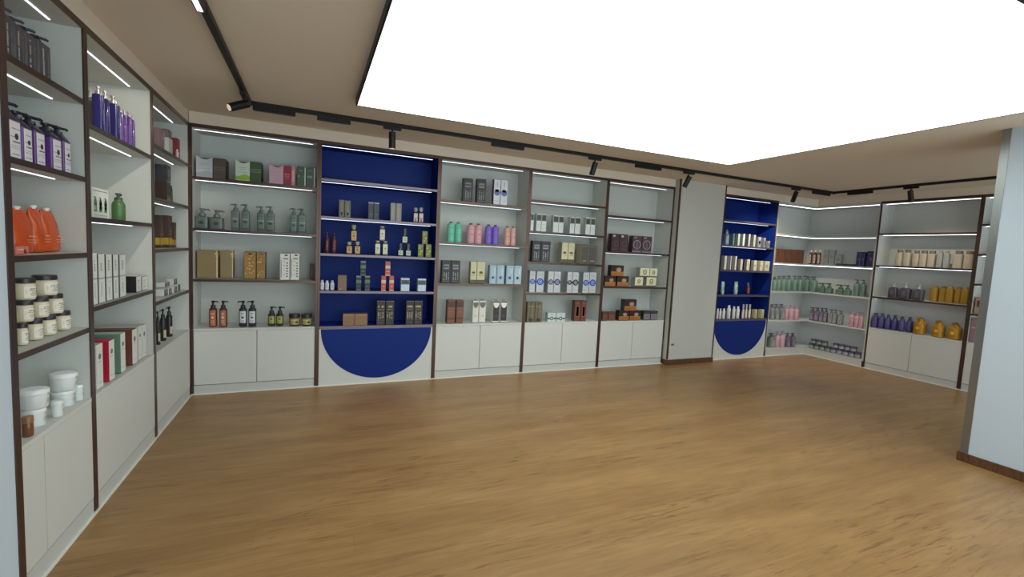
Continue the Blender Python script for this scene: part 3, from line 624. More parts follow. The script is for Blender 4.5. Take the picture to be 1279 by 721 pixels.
KINDS = {
 'black_pump': ('pump_bottle', 'bottle', 'black square pump bottle', lambda t, w, d, h: pump_bottle(t, w, d, h, 8, (82, 78, 84), (52, 46, 66), None, [('v', -.18, .42, .14, .62, (190, 190, 190)), ('v', .2, .4, .09, .56, (140, 138, 138))], sh=.84, nk=.89, turn=-45)),
 'purple_pump': ('pump_bottle', 'bottle', 'purple pump bottle with white label', purplepump),
 'orange_pouch': ('refill_pouch', 'pouch', 'orange foil refill pouch', wrap(pouch, rgb=(204, 80, 26), marks=[(.12, .36, .4, .028, 0), (.12, .28, .6, .016, 0), (.12, .23, .5, .016, 0)])),
 'pink_card': ('price_card', 'card', 'small pink card before the pouches', wrap(carton, front=(206, 120, 108), sides=(196, 110, 100), marks=[('t', -.1, .6, .4, .14, (240, 220, 214)), ('d', .2, .35, .1, 1, (120, 30, 34)), ('t', .3, .2, .3, .12, (90, 30, 34))], flap=False)),
 'cream_jar': ('cream_jar', 'jar', 'cream jar with black lid', lambda t, w, d, h: jar(t, w, d, h, (228, 214, 188), (48, 42, 48), (240, 234, 222), TX((120, 112, 98), [(.5, .8, .05), (.42, .9, .03), (.35, .6, .03), (.28, .8, .03), (.2, .7, .03)], 0, .8), lz=.78, lidw=1.0)),
 'white_tub': ('cosmetic_tub', 'tub', 'large white lidded tub', wrap(tub, body=(222, 226, 226), marks=[('r', .14, .36, .5, .26, (206, 208, 206)), ('t', .14, .42, .4, .04, (120, 122, 120)), ('t', .14, .34, .46, .025, (130, 132, 130)), ('t', .14, .28, .4, .025, (130, 132, 130))])),
 'small_tub': ('cosmetic_tub', 'tub', 'small white lidded tub', wrap(tub, body=(222, 226, 226), marks=[('t', .1, .42, .4, .05, (120, 122, 120)), ('t', .1, .32, .46, .03, (130, 132, 130))])),
 'amber_jar': ('cream_jar', 'jar', 'brown glossy jar', lambda t, w, d, h: jar(t, w, d, h, (118, 74, 46), (150, 106, 70), lz=.7, rough=.15)),
 'clear_pump': ('pump_bottle', 'bottle', 'grey clear pump bottle', shelfpump((136, 128, 126), (190, 188, 188), None, (200, 196, 196), turn=200)),
 'navy_pump': ('pump_bottle', 'bottle', 'navy pump bottle with silver pump', lambda t, w, d, h: pump_bottle(t, w, d, h, 5, (46, 42, 104), (186, 178, 178), None, [('r', .22, .36, .12, .62, (170, 172, 206)), ('v', -.1, .36, .18, .3, (130, 132, 180))], sh=.8, nk=.83, pmetal=.7, rough=.2)),
 'violet_pump': ('pump_bottle', 'bottle', 'violet pump bottle', lambda t, w, d, h: pump_bottle(t, w, d, h, 3, (96, 66, 140), (150, 140, 160), None, [('v', 0, .4, .3, .6, (176, 160, 206))], sh=.8, nk=.86, pmetal=.5, rough=.2)),
 'green_print_carton': ('product_carton', 'box', 'white carton showing three green bottles', greenprint),
 'green_pump': ('pump_bottle', 'bottle', 'green round-shouldered pump bottle', lambda t, w, d, h: pump_bottle(t, w, d, h, 2, (74, 112, 68), (62, 78, 58), None, [('t', .05, .42, .5, .03, (120, 164, 116)), ('t', .05, .34, .4, .02, (120, 164, 116))], sh=.56, nk=.76, turn=0)),
 'tall_white_carton': ('product_carton', 'box', 'tall white carton', tallwhite),
 'black_side_carton': ('product_carton', 'box', 'small white carton with black side', wrap(carton, front=(230, 230, 228), sides=(40, 34, 36), top=(226, 226, 224), marks=TX((150, 150, 148), [(.7, .8, .06), (.55, .6, .04), (.3, .7, .04), (.22, .7, .04)]))),
 'white_book_carton': ('product_carton', 'box', 'white book-shaped carton', book((214, 214, 212), (190, 176, 164))),
 'red_book_carton': ('product_carton', 'box', 'white book-shaped carton with red sides', book((186, 24, 56), (196, 44, 70))),
 'green_book_carton': ('product_carton', 'box', 'white book-shaped carton with green sides', book((106, 142, 122), (170, 202, 184))),
 'brown_book_carton': ('product_carton', 'box', 'white book-shaped carton with brown sides', book((118, 66, 52), (96, 62, 50))),
 'gold_jar': ('cream_jar', 'jar', 'tiny gold-lidded jar', lambda t, w, d, h: jar(t, w, d, h, (206, 190, 140), (190, 162, 84))),
 'mauve_box': ('gift_box', 'box', 'mauve printed box', wrap(carton, front=(150, 120, 126), sides=(140, 112, 118), marks=[('t', 0, .6, .6, .06, (200, 170, 176)), ('r', .4, .5, .1, .9, (226, 214, 214))])),
 'grey_white_box': ('gift_box', 'box', 'pale grey box', wrap(carton, front=(206, 208, 208), sides=(200, 202, 204), marks=TX((170, 172, 174), LINES))),
 'taupe_box': ('gift_box', 'box', 'taupe box', wrap(carton, front=(128, 112, 110), sides=(122, 106, 106), marks=TX((160, 146, 142), LINES))),
 'red_box': ('gift_box', 'box', 'dark red box', wrap(carton, front=(128, 46, 50), sides=(134, 48, 52), marks=TX((180, 110, 100), LINES))),
 'pink_white_bottle': ('lotion_bottle', 'bottle', 'tiny pink and white bottle', lambda t, w, d, h: cap_bottle(t, w, d, h, 2, (206, 170, 170), (232, 226, 222), (236, 230, 228))),
 'olive_dark_carton': ('product_carton', 'box', 'dark brown carton with olive base', wrap(carton, front=(62, 42, 36), sides=(60, 42, 36), marks=[('r', 0, .1, .98, .2, (150, 140, 76)), ('t', 0, .6, .7, .06, (120, 84, 66)), ('r', 0, .28, .98, .03, (176, 150, 110))])),
 'silver_dark_carton': ('product_carton', 'box', 'dark grey carton with silver print', wrap(carton, front=(54, 56, 62), sides=(52, 54, 60), marks=[('d', 0, .6, .3, 1, (130, 134, 140)), ('v', 0, .5, .2, .6, (160, 162, 168)), ('r', 0, .08, .98, .14, (140, 138, 96))])),
 'slim_dark_bottle': ('lotion_bottle', 'bottle', 'slim black bottle', lambda t, w, d, h: cap_bottle(t, w, d, h, 2, (38, 28, 32), (48, 40, 42), (80, 66, 50))),
 'yellow_band_carton': ('product_carton', 'box', 'dark brown carton with yellow band', yellowband),
 'low_grey_carton': ('product_carton', 'box', 'low pale carton with dark end', wrap(carton, front=(96, 96, 100), sides=(206, 208, 206), marks=[('d', 0, .5, .2, .7, (150, 150, 152)), ('t', 0, .8, .7, .1, (180, 180, 180))])),
 'dark_label_pump': ('pump_bottle', 'bottle', 'black pump bottle with beige label', shelfpump((38, 34, 34), (34, 30, 32), (206, 192, 168), (96, 84, 70), lab=(.1, .34, .46), turn=150)),
 'silver_display_box': ('gift_box', 'box', 'silver gift box with scooped front', display((200, 204, 212), (84, 80, 84), (176, 180, 190))),
 'lime_display_box': ('gift_box', 'box', 'pale green gift box with scooped front', display((208, 222, 206), (58, 78, 46), (150, 196, 62))),
 'pink_display_box': ('gift_box', 'box', 'pink gift box with scooped front', display((204, 166, 182), (120, 40, 62), (206, 160, 184))),
 'dark_brown_box': ('gift_box', 'box', 'dark brown box', wrap(carton, front=(86, 74, 70), sides=(66, 58, 56), marks=[('r', 0, .5, .96, .18, (112, 98, 90)), ('t', 0, .5, .6, .05, (160, 144, 128))])),
 'dark_green_box': ('gift_box', 'box', 'dark green box', wrap(carton, front=(64, 84, 52), sides=(44, 56, 40), marks=[('r', 0, .55, .96, .18, (104, 124, 84)), ('t', 0, .55, .6, .05, (170, 184, 140))])),
 'red_carton': ('product_carton', 'box', 'red carton', wrap(carton, front=(150, 28, 56), sides=(130, 26, 48), marks=[('t', 0, .55, .8, .06, (206, 150, 120)), ('t', 0, .45, .6, .04, (206, 150, 120)), ('r', 0, .35, .7, .02, (206, 150, 120))])),
 'pink_slim_carton': ('product_carton', 'box', 'slim dusty pink carton', wrap(carton, front=(196, 130, 140), sides=(176, 110, 122), marks=[('v', 0, .5, .5, .6, (226, 184, 188))])),
 'green_striped_carton': ('product_carton', 'box', 'dark green carton with pale stripe', wrap(carton, front=(62, 84, 66), sides=(52, 72, 58), marks=[('r', .42, .5, .14, .96, (190, 202, 190)), ('t', -.08, .5, .6, .12, (130, 150, 130)), ('t', -.08, .8, .5, .04, (130, 150, 130))])),
 'squat_pump': ('pump_bottle', 'bottle', 'squat grey-green pump bottle', lambda t, w, d, h: pump_bottle(t, w, d, h, 6, (98, 112, 107), (112, 120, 116), None, [('d', 0, .28, .2, .8, (58, 66, 64)), ('t', 0, .12, .6, .03, (80, 90, 86))], sh=.56, nk=.62, turn=0)),
 'square_pump': ('pump_bottle', 'bottle', 'square grey-green pump bottle', lambda t, w, d, h: pump_bottle(t, w, d, h, 8, (104, 120, 114), (106, 114, 110), None, [('t', 0, .6, .7, .04, (80, 92, 88)), ('d', 0, .32, .26, .6, (50, 58, 58)), ('r', 0, .42, .8, .02, (180, 190, 186)), ('r', 0, .07, .8, .035, (52, 60, 60))], sh=.72, nk=.76)),
 'gold_box': ('gift_box', 'box', 'plain gold gift box with bow', goldgift),
 'gold_pattern_box': ('gift_box', 'box', 'gold patterned box', goldpattern),
 'white_pattern_box': ('gift_box', 'box', 'white patterned box', whitepattern),
 'dark_red_carton': ('product_carton', 'box', 'small dark red carton', wrap(carton, front=(88, 40, 38), sides=(70, 32, 32), marks=[('v', 0, .5, .4, .6, (140, 96, 80))])),
 'orange_label_pump': ('pump_bottle', 'bottle', 'brown pump bottle with orange label', shelfpump((70, 40, 32), (36, 26, 28), (178, 108, 80), (236, 210, 190), emblem=(236, 206, 186), lab=(.03, .64, .47), turn=0)),
 'white_label_pump': ('pump_bottle', 'bottle', 'black pump bottle with white label', shelfpump((44, 46, 52), (30, 32, 40), (222, 226, 230), (90, 94, 104), emblem=(60, 64, 74), lab=(.14, .6, .47), turn=180)),
 'yellow_label_pump': ('pump_bottle', 'bottle', 'short dark pump bottle with yellow label', shelfpump((48, 42, 32), (34, 32, 30), (176, 172, 92), (90, 84, 30), emblem=(80, 70, 30), lab=(.12, .5, .47), sh=.56, nk=.68, turn=0)),
 'yellow_label_jar': ('cream_jar', 'jar', 'dark-lidded jar with yellow label', lambda t, w, d, h: jar(t, w, d, h, (60, 48, 40), (48, 42, 50), (172, 160, 100), [('d', .2, .3, .12, .9, (60, 50, 34)), ('t', -.1, .46, .5, .05, (226, 216, 170)), ('t', -.12, .3, .3, .04, (150, 96, 50))], lz=.7)),
 'olive_grey_carton': ('product_carton', 'box', 'olive grey carton', wrap(carton, front=(112, 110, 92), sides=(80, 78, 72), top=(196, 196, 190), marks=[('r', 0, .5, .3, .9, (134, 130, 108)), ('d', 0, .22, .2, 1, (180, 160, 120)), ('t', 0, .12, .6, .04, (160, 150, 126))])),
 'black_grey_carton': ('product_carton', 'box', 'blackish carton with silver top', wrap(carton, front=(58, 64, 74), sides=(38, 44, 54), top=(206, 208, 210), marks=[('r', -.2, .5, .2, .9, (76, 84, 94)), ('r', 0, .97, .98, .05, (196, 198, 202)), ('t', 0, .3, .5, .04, (140, 146, 156))])),
 'silver_grey_carton': ('product_carton', 'box', 'silver grey carton', wrap(carton, front=(158, 154, 148), sides=(130, 126, 122), top=(206, 206, 204), marks=[('r', .3, .5, .06, .94, (110, 106, 102)), ('v', -.05, .5, .2, .5, (180, 170, 160))])),
 'mini_perfume': ('perfume_bottle', 'bottle', 'small white-labelled perfume bottle', lambda t, w, d, h: perfume(t, w, d, h, (62, 44, 48), (150, 156, 176), (216, 200, 200), [('r', 0, .3, .8, .03, (60, 40, 40)), ('t', 0, .2, .6, .1, (150, 100, 90)), ('d', 0, .12, .18, 1, (90, 60, 56))], bz=.72)),
 'dark_red_pump': ('pump_bottle', 'bottle', 'dark red pump bottle', shelfpump((84, 40, 48), (70, 36, 46), None, (150, 116, 120), emblem=(130, 92, 98), turn=180)),
 'amber_perfume': ('perfume_bottle', 'bottle', 'amber bottle with tan label', lambda t, w, d, h: perfume(t, w, d, h, (58, 40, 32), (150, 150, 120), (214, 178, 116), [('d', 0, .34, .2, 1.4, (172, 112, 62)), ('t', 0, .5, .6, .04, (110, 76, 40)), ('t', 0, .14, .6, .03, (110, 76, 40))], bz=.72)),
 'cream_perfume': ('perfume_bottle', 'bottle', 'cream-labelled perfume bottle', lambda t, w, d, h: perfume(t, w, d, h, (96, 84, 60), (206, 204, 190), (232, 228, 206), [('d', 0, .48, .16, 1.5, (150, 166, 130)), ('t', 0, .3, .5, .03, (120, 116, 90)), ('r', 0, .1, .8, .05, (176, 156, 96))], bz=.9)),
 'dark_perfume': ('perfume_bottle', 'bottle', 'black bottle with low white label', lambda t, w, d, h: (perfume(t, w, d, h, (34, 38, 48), (34, 38, 46), (206, 204, 190), [('t', 0, .2, .5, .05, (120, 110, 90)), ('t', 0, .3, .6, .03, (120, 110, 90))], bz=.52), new_obj('cap_ring', boxes((-w * .3, w * .3, -d * .36, d * .36, h * .74, h * .76)), pmat((150, 154, 160), .3, .5), t))),
 'olive_gold_carton': ('product_carton', 'box', 'olive and gold patterned carton', wrap(carton, front=(122, 126, 62), sides=(96, 96, 60), marks=[('d', -.2, .7, .15, 1, (196, 196, 120)), ('d', .16, .45, .2, 1, (176, 180, 90)), ('d', -.1, .25, .14, 1, (206, 190, 130)), ('t', 0, .86, .7, .05, (196, 190, 130))])),
 'small_white_bottle': ('lotion_bottle', 'bottle', 'small white bottle with white cap', lambda t, w, d, h: cap_bottle(t, w, d, h, 2.4, (226, 226, 230), (216, 218, 226), (236, 236, 238), TX((110, 112, 130), LINES), sh=.72, nk=.8)),
 'kraft_box': ('gift_box', 'box', 'upright kraft brown box', wrap(carton, front=(132, 106, 82), sides=(112, 90, 70), marks=[('r', 0, .94, .96, .08, (120, 96, 76)), ('t', -.2, .1, .3, .05, (196, 170, 140))])),
 'dark_banded_carton': ('product_carton', 'box', 'dark carton with grey-green bands', banded((34, 38, 44), (110, 126, 118), (40, 48, 48), (150, 160, 150))),
 'red_banded_carton': ('product_carton', 'box', 'red carton with white bands', banded((192, 84, 70), (226, 206, 186), (150, 60, 52), (130, 120, 84))),
 'blue_white_box': ('product_carton', 'box', 'pale blue box with dark upper panel', wrap(carton, front=(196, 212, 232), sides=(150, 164, 186), top=(226, 232, 240), marks=[('r', 0, .7, .94, .36, (84, 92, 92)), ('t', 0, .7, .6, .1, (120, 130, 110)), ('v', -.2, .25, .1, .4, (222, 230, 240)), ('v', .15, .25, .1, .4, (222, 230, 240)), ('r', 0, .95, .98, .07, (216, 222, 234))])),
 'kraft_low_box': ('gift_box', 'box', 'low kraft brown box', wrap(carton, front=(142, 108, 80), sides=(112, 84, 66), marks=[('r', 0, .9, .98, .06, (176, 138, 106)), ('r', 0, .62, .8, .04, (128, 92, 64)), ('r', .44, .5, .04, .94, (110, 80, 56))])),
 'dark_print_carton': ('product_carton', 'box', 'tall dark brown printed carton', tallprint),
 'black_photo_carton': ('product_carton', 'box', 'black carton with grey picture', photo((50, 48, 54))),
 'white_violet_carton': ('product_carton', 'box', 'white carton with violet circle', wrap(carton, front=(224, 226, 238), sides=(70, 70, 84), marks=[('d', 0, .48, .44, 1, (118, 110, 184)), ('d', 0, .56, .3, .7, (206, 204, 232)), ('v', 0, .84, .14, .2, (150, 146, 196)), ('t', 0, .14, .7, .03, (190, 190, 210))])),
 'mint_bottle': ('lotion_bottle', 'bottle', 'mint green bottle', lambda t, w, d, h: cap_bottle(t, w, d, h, 2, (122, 204, 178), (96, 120, 112), None, [('t', 0, .7, .6, .025, (60, 140, 116)), ('t', 0, .4, .6, .02, (60, 150, 126)), ('t', 0, .15, .6, .04, (150, 228, 206))], sh=.84, nk=.92, cr=.42)),
 'pink_bottle': ('lotion_bottle', 'bottle', 'pink bottle', lambda t, w, d, h: cap_bottle(t, w, d, h, 2, (224, 168, 177), (96, 84, 90), None, [('t', 0, .7, .6, .025, (176, 100, 116)), ('t', 0, .45, .4, .06, (190, 110, 126)), ('t', 0, .15, .6, .04, (246, 200, 206))], sh=.84, nk=.92, cr=.42)),
 'purple_bottle': ('lotion_bottle', 'bottle', 'bright violet bottle', lambda t, w, d, h: cap_bottle(t, w, d, h, 2, (134, 110, 206), (70, 60, 96), None, [('t', 0, .7, .6, .025, (90, 66, 176)), ('t', 0, .45, .4, .05, (90, 66, 176)), ('t', 0, .15, .6, .04, (170, 150, 236))], sh=.84, nk=.92, cr=.42)),
 'peach_bottle': ('lotion_bottle', 'bottle', 'peach bottle', lambda t, w, d, h: cap_bottle(t, w, d, h, 2, (222, 174, 162), (110, 96, 90), None, [('t', 0, .7, .6, .025, (176, 110, 96)), ('t', 0, .45, .5, .05, (176, 110, 96)), ('t', 0, .2, .6, .04, (246, 206, 196))], sh=.84, nk=.92, cr=.42)),
 'cream_carton': ('product_carton', 'box', 'cream carton with dark base', wrap(carton, front=(206, 200, 164), sides=(150, 148, 130), marks=[('r', 0, .09, .98, .17, (92, 86, 52)), ('d', 0, .5, .26, .6, (112, 104, 70)), ('t', 0, .5, .4, .05, (222, 216, 174)), ('t', 0, .38, .7, .03, (130, 122, 84)), ('r', -.46, .58, .05, .8, (190, 184, 140))])),
 'pale_blue_carton': ('product_carton', 'box', 'pale blue carton', wrap(carton, front=(172, 194, 208), sides=(120, 150, 172), marks=[('r', -.4, .5, .06, .94, (110, 140, 164)), ('d', 0, .34, .16, 1.2, (70, 80, 84)), ('t', 0, .34, .5, .03, (70, 80, 84)), ('v', .22, .7, .1, .4, (222, 234, 240)), ('t', 0, .9, .6, .03, (120, 146, 166))])),
 'brown_carton': ('product_carton', 'box', 'reddish brown carton', wrap(carton, front=(132, 82, 58), sides=(96, 58, 44), marks=[('r', 0, .82, .96, .26, (88, 50, 40)), ('r', 0, .66, .96, .015, (160, 110, 80)), ('r', 0, .2, .96, .08, (92, 54, 42)), ('t', 0, .5, .5, .03, (160, 112, 84))])),
 'white_heart_carton': ('gift_box', 'box', 'white ribboned carton', heart((224, 222, 210), (110, 108, 98), (160, 156, 140))),
 'black_heart_carton': ('gift_box', 'box', 'black ribboned carton', heart((56, 50, 54), (240, 238, 232), (110, 100, 100))),
 'white_dark_top_box': ('product_carton', 'box', 'white carton with dark top', whitetop),
 'charcoal_carton': ('product_carton', 'box', 'charcoal carton', wrap(carton, front=(86, 82, 80), sides=(176, 164, 136), marks=[('t', 0, .14, .7, .08, (150, 146, 140)), ('r', 0, .5, .9, .01, (120, 114, 110)), ('r', 0, .88, .9, .03, (130, 124, 118))])),
 'blue_ring_carton': ('product_carton', 'box', 'grey carton with blue rings', ringcarton((30, 74, 186))),
 'violet_ring_carton': ('product_carton', 'box', 'grey carton with violet rings', ringcarton((70, 54, 112))),
 'black_ring_carton': ('product_carton', 'box', 'grey carton with black rings', ringcarton((24, 26, 40))),
 'olive_print_carton': ('product_carton', 'box', 'olive brown printed carton', olive_print),
 'low_ring_box': ('product_carton', 'box', 'low white box with dark ring', wrap(carton, front=(206, 216, 216), sides=(176, 188, 188), marks=[('o', 0, .36, .2, .55, (44, 52, 58)), ('r', -.36, .36, .26, .16, (44, 52, 58)), ('r', .36, .36, .26, .16, (44, 52, 58)), ('t', 0, .8, .4, .06, (120, 128, 130))])),
 'brown_arch_carton': ('product_carton', 'box', 'brown carton with arched panel', arch((112, 62, 50), (152, 96, 80))),
 'plum_carton': ('product_carton', 'box', 'dark plum carton', wrap(carton, front=(72, 46, 52), sides=(54, 36, 42), marks=[('d', -.2, .88, .16, .7, (190, 190, 190)), ('o', .1, .45, .3, .8, (110, 80, 90)), ('t', 0, .12, .7, .04, (120, 92, 98))])),
 'plum_arch_carton': ('product_carton', 'box', 'dark plum carton with grey arch', wrap(carton, front=(76, 56, 68), sides=(56, 42, 50), marks=[('o', 0, .48, .4, .8, (150, 136, 150)), ('r', 0, .4, .2, .5, (110, 88, 108)), ('r', 0, .06, .96, .1, (130, 120, 120)), ('t', -.2, .9, .3, .06, (200, 198, 200))])),
 'amber_dark_box': ('gift_box', 'box', 'black box with amber base', amberbox),
 'cream_grey_box': ('gift_box', 'box', 'cream box with grey sides', creamgrey),
 'brown_low_box': ('gift_box', 'box', 'low brown box', wrap(carton, front=(104, 60, 48), sides=(86, 50, 42), marks=[('r', 0, .5, .7, .4, (124, 78, 60)), ('r', 0, .12, .9, .06, (150, 110, 84))])),
 'grey_label_box': ('gift_box', 'box', 'low black box with grey label', wrap(carton, front=(58, 52, 58), sides=(48, 42, 48), marks=[('r', 0, .36, .9, .64, (146, 142, 150)), ('v', -.25, .36, .12, .5, (70, 64, 74)), ('v', 0, .36, .12, .5, (70, 64, 74)), ('v', .25, .36, .12, .5, (70, 64, 74))])),
 'bagged_bottle': ('lotion_bottle', 'bottle', 'grey-green bottle with carry loop', bagged),
 'green_tall_carton': ('product_carton', 'box', 'green carton', wrap(carton, front=(112, 140, 124), sides=(100, 130, 116), marks=TX((190, 206, 196), LINES))),
 'pale_green_carton': ('product_carton', 'box', 'pale green carton', wrap(carton, front=(186, 206, 192), sides=(160, 182, 168), marks=TX((120, 140, 126), LINES))),
 'white_slim_carton': ('product_carton', 'box', 'white slim carton', wrap(carton, front=(222, 222, 212), sides=(206, 206, 196), marks=TX((150, 146, 130), LINES))),
 'grey_slim_carton': ('product_carton', 'box', 'warm grey slim carton', wrap(carton, front=(186, 182, 170), sides=(160, 156, 146), marks=TX((120, 116, 106), LINES))),
 'grey_blister_pack': ('product_carton', 'box', 'short grey pack', blister),
 'white_big_carton': ('product_carton', 'box', 'white carton with beige stripe', wrap(carton, front=(224, 222, 214), sides=(196, 192, 184), marks=[('r', .36, .5, .16, .8, (206, 190, 150)), ('t', -.08, .2, .5, .1, (190, 186, 170)), ('v', 0, .6, .2, .4, (176, 172, 166))])),
 'cream_slim_carton': ('product_carton', 'box', 'cream slim carton', wrap(carton, front=(222, 212, 184), sides=(190, 182, 160), marks=[('v', .1, .45, .3, .6, (170, 140, 90)), ('t', 0, .85, .6, .06, (140, 130, 110))])),
 'beige_pouch_box': ('product_carton', 'box', 'beige box with olive print', wrap(carton, front=(206, 200, 176), sides=(190, 184, 164), marks=[('d', -.1, .5, .3, 1, (160, 156, 110)), ('t', .1, .2, .6, .08, (190, 170, 120)), ('t', 0, .85, .6, .05, (130, 124, 100))])),
 'mint_tube': ('cosmetic_tube', 'tube', 'pale mint tube', wrap(tube, rgb=(176, 200, 190), cap=(196, 206, 200), label=(120, 150, 142))),
 'red_serum': ('pump_bottle', 'bottle', 'small dark red pump bottle', shelfpump((96, 34, 40), (186, 160, 160), (122, 60, 62), (206, 176, 170), lab=(.1, .5, .45))),
 'white_lotion_bottle': ('lotion_bottle', 'bottle', 'white lotion bottle', lambda t, w, d, h: cap_bottle(t, w, d, h, 2, (228, 228, 224), (232, 232, 230), None, TX((150, 150, 148), [(.5, .8, .04), (.4, .6, .03), (.2, .7, .03)]), sh=.74, nk=.82)),
 'rosy_cap_bottle': ('lotion_bottle', 'bottle', 'tall pink-white bottle with grey cap', lambda t, w, d, h: cap_bottle(t, w, d, h, 2, (226, 206, 196), (176, 172, 170), (236, 226, 218), TX((160, 120, 110), LINES), sh=.5, nk=.54, cr=.7)),
 'yellow_print_box': ('product_carton', 'box', 'flat yellow-printed box', wrap(carton, front=(206, 200, 150), sides=(190, 186, 150), marks=[('d', .1, .5, .26, .8, (196, 180, 70)), ('r', -.3, .5, .3, .8, (176, 160, 84)), ('t', .1, .2, .4, .08, (120, 110, 60))])),
 'walnut_box': ('gift_box', 'box', 'brown wood-grain box', lambda t, w, d, h: (new_obj('body', boxes((-w / 2, w / 2, -d / 2, d / 2, 0, h - .032), bev=.0015), MATS.get('walnut') or wood('walnut', (84, 52, 38), (122, 80, 58), .45), t), new_obj('lid', boxes((-w / 2 - .001, w / 2 + .001, -d / 2 - .001, d / 2 + .001, h - .03, h), bev=.0015), MATS['walnut'], t), prints(Surf(w / 2, d / 2, 99), w, h, [('v', .1, .45, .08, .5, (70, 42, 32)), ('t', -.1, .6, .4, .03, (150, 106, 80))], t))),
 'sage_pump': ('pump_bottle', 'bottle', 'sage green pump bottle', shelfpump((116, 142, 130), (84, 104, 98), None, (76, 98, 90), n=4, emblem=(88, 112, 102), sh=.68, nk=.76)),
 'sage_squat_pump': ('pump_bottle', 'bottle', 'squat sage green pump bottle', shelfpump((92, 118, 106), (76, 96, 90), None, (150, 170, 160), n=4, sh=.46, nk=.56)),
 'grey_pump': ('pump_bottle', 'bottle', 'grey pump bottle', shelfpump((128, 132, 132), (96, 100, 104), (150, 154, 154), (206, 208, 208), n=5, emblem=(190, 192, 194), lab=(.04, .3, .4))),
 'pink_pump': ('pump_bottle', 'bottle', 'dusty pink pump bottle', shelfpump((206, 164, 176), (176, 150, 162), None, (150, 110, 124), n=3, emblem=(186, 140, 156))),
 'mauve_pump': ('pump_bottle', 'bottle', 'dark mauve pump bottle', shelfpump((110, 100, 120), (76, 70, 86), (140, 130, 150), (206, 200, 212), n=4, emblem=(176, 168, 186), lab=(.06, .34, .42))),
 'brown_label_bottle': ('lotion_bottle', 'bottle', 'brown bottle with cream label', lambda t, w, d, h: cap_bottle(t, w, d, h, 2, (84, 50, 34), (226, 224, 216), (214, 190, 160), TX((110, 76, 52), LINES), lab=(.08, .66, .3))),
 'grey_clear_box': ('product_carton', 'box', 'grey-green box', wrap(carton, front=(150, 158, 154), sides=(140, 148, 146), marks=[('d', 0, .55, .3, 1.2, (134, 142, 140)), ('t', 0, .2, .6, .04, (110, 116, 114))])),
 'flat_dark_case': ('flat_case', 'case', 'flat black case', flatcase),
 'navy_carton': ('product_carton', 'box', 'navy blue carton', wrap(carton, front=(48, 50, 96), sides=(40, 42, 84), marks=[('d', .1, .5, .22, 1.6, (90, 92, 134)), ('r', .44, .5, .08, .9, (150, 152, 176)), ('t', -.1, .85, .5, .04, (130, 132, 166))])),
 'green_grey_jar': ('cream_jar', 'jar', 'grey-green jar with dark lid', lambda t, w, d, h: jar(t, w, d, h, (104, 122, 116), (70, 84, 82), (150, 164, 158), TX((90, 104, 98), [(.4, .8, .06), (.3, .6, .05)]), lz=.6)),
 'mauve_grey_jar': ('cream_jar', 'jar', 'mauve-grey jar with dark lid', lambda t, w, d, h: jar(t, w, d, h, (122, 118, 136), (80, 78, 96), (176, 172, 186), TX((100, 96, 116), [(.4, .8, .06), (.3, .6, .05)]), lz=.6)),
 'ivory_bottle': ('lotion_bottle', 'bottle', 'ivory bottle with brown cap', lambda t, w, d, h: cap_bottle(t, w, d, h, 2.6, (190, 180, 162), (124, 112, 92), None, TX((186, 166, 136), [(.6, .7, .03), (.5, .5, .02), (.2, .6, .02)]), sh=.76, nk=.82, cr=.74)),
 'grey_bottle': ('lotion_bottle', 'bottle', 'pale grey bottle with grey cap', lambda t, w, d, h: cap_bottle(t, w, d, h, 2.6, (168, 168, 162), (150, 148, 140), None, TX((156, 152, 146), [(.6, .7, .03), (.5, .5, .02), (.2, .6, .02)]), sh=.8, nk=.86, cr=.6)),
 'charcoal_pump': ('pump_bottle', 'bottle', 'charcoal square pump bottle', shelfpump((84, 78, 92), (176, 176, 178), None, (130, 124, 136), n=7, emblem=(110, 104, 118), sh=.62, nk=.72, lab=(.1, .5, .4))),
 'yellow_bottle': ('lotion_bottle', 'bottle', 'mustard yellow bottle', lambda t, w, d, h: cap_bottle(t, w, d, h, 3, (164, 128, 44), (176, 140, 84), None, TX((170, 126, 30), [(.6, .7, .04), (.4, .5, .03), (.25, .6, .03)]), sh=.82, nk=.88, cr=.6)),
 'indigo_pump': ('pump_bottle', 'bottle', 'indigo round-shouldered pump bottle', shelfpump((74, 70, 128), (64, 60, 106), None, (120, 118, 172), n=2.2, turn=-90, emblem=(104, 100, 170), sh=.58, nk=.8)),
 'amber_pump': ('pump_bottle', 'bottle', 'golden yellow round pump bottle', shelfpump((182, 130, 26), (172, 126, 40), None, (150, 100, 20), n=2.2, turn=-90, emblem=(236, 190, 60), sh=.6, nk=.82)),
 'tan_box': ('gift_box', 'box', 'tan box with dark label', wrap(carton, front=(170, 138, 116), sides=(150, 120, 102), marks=[('r', 0, .6, .5, .4, (90, 70, 62)), ('d', .1, .7, .12, 1, (206, 190, 170))])),

}
SHELF = {4: ['top shelf', 'second shelf', 'third shelf', 'counter'], 5: ['top shelf', 'second shelf', 'third shelf', 'fourth shelf', 'counter']}
NLEV = dict(L3=5, L2=4, L1=5, u1=4, bl=5, u3=4, u4=5, u5=4, b2=5, cb=5, cr=5, R2=4, R3=5)
WALL = dict(L3='L', L2='L', L1='L', u1='B', bl='B', u3='B', u4='B', u5='B', b2='B', cb='B', cr='R', R2='R', R3='R')
WHERE = dict(L3='nearest left-wall cabinet', L2='middle left-wall cabinet', L1='left-wall cabinet in the corner', u1='leftmost back cabinet', bl='wide blue cabinet',
             u3='third back cabinet from left', u4='fourth back cabinet from left', u5='white cabinet beside the column', b2='far blue cabinet', cb='back side of corner shelving',
             cr='right side of corner shelving', R2='right-wall cabinet', R3='cabinet behind right pillar')
NTH = ['first', 'second', 'third', 'fourth', 'fifth', 'sixth', 'seventh', 'eighth', 'ninth']

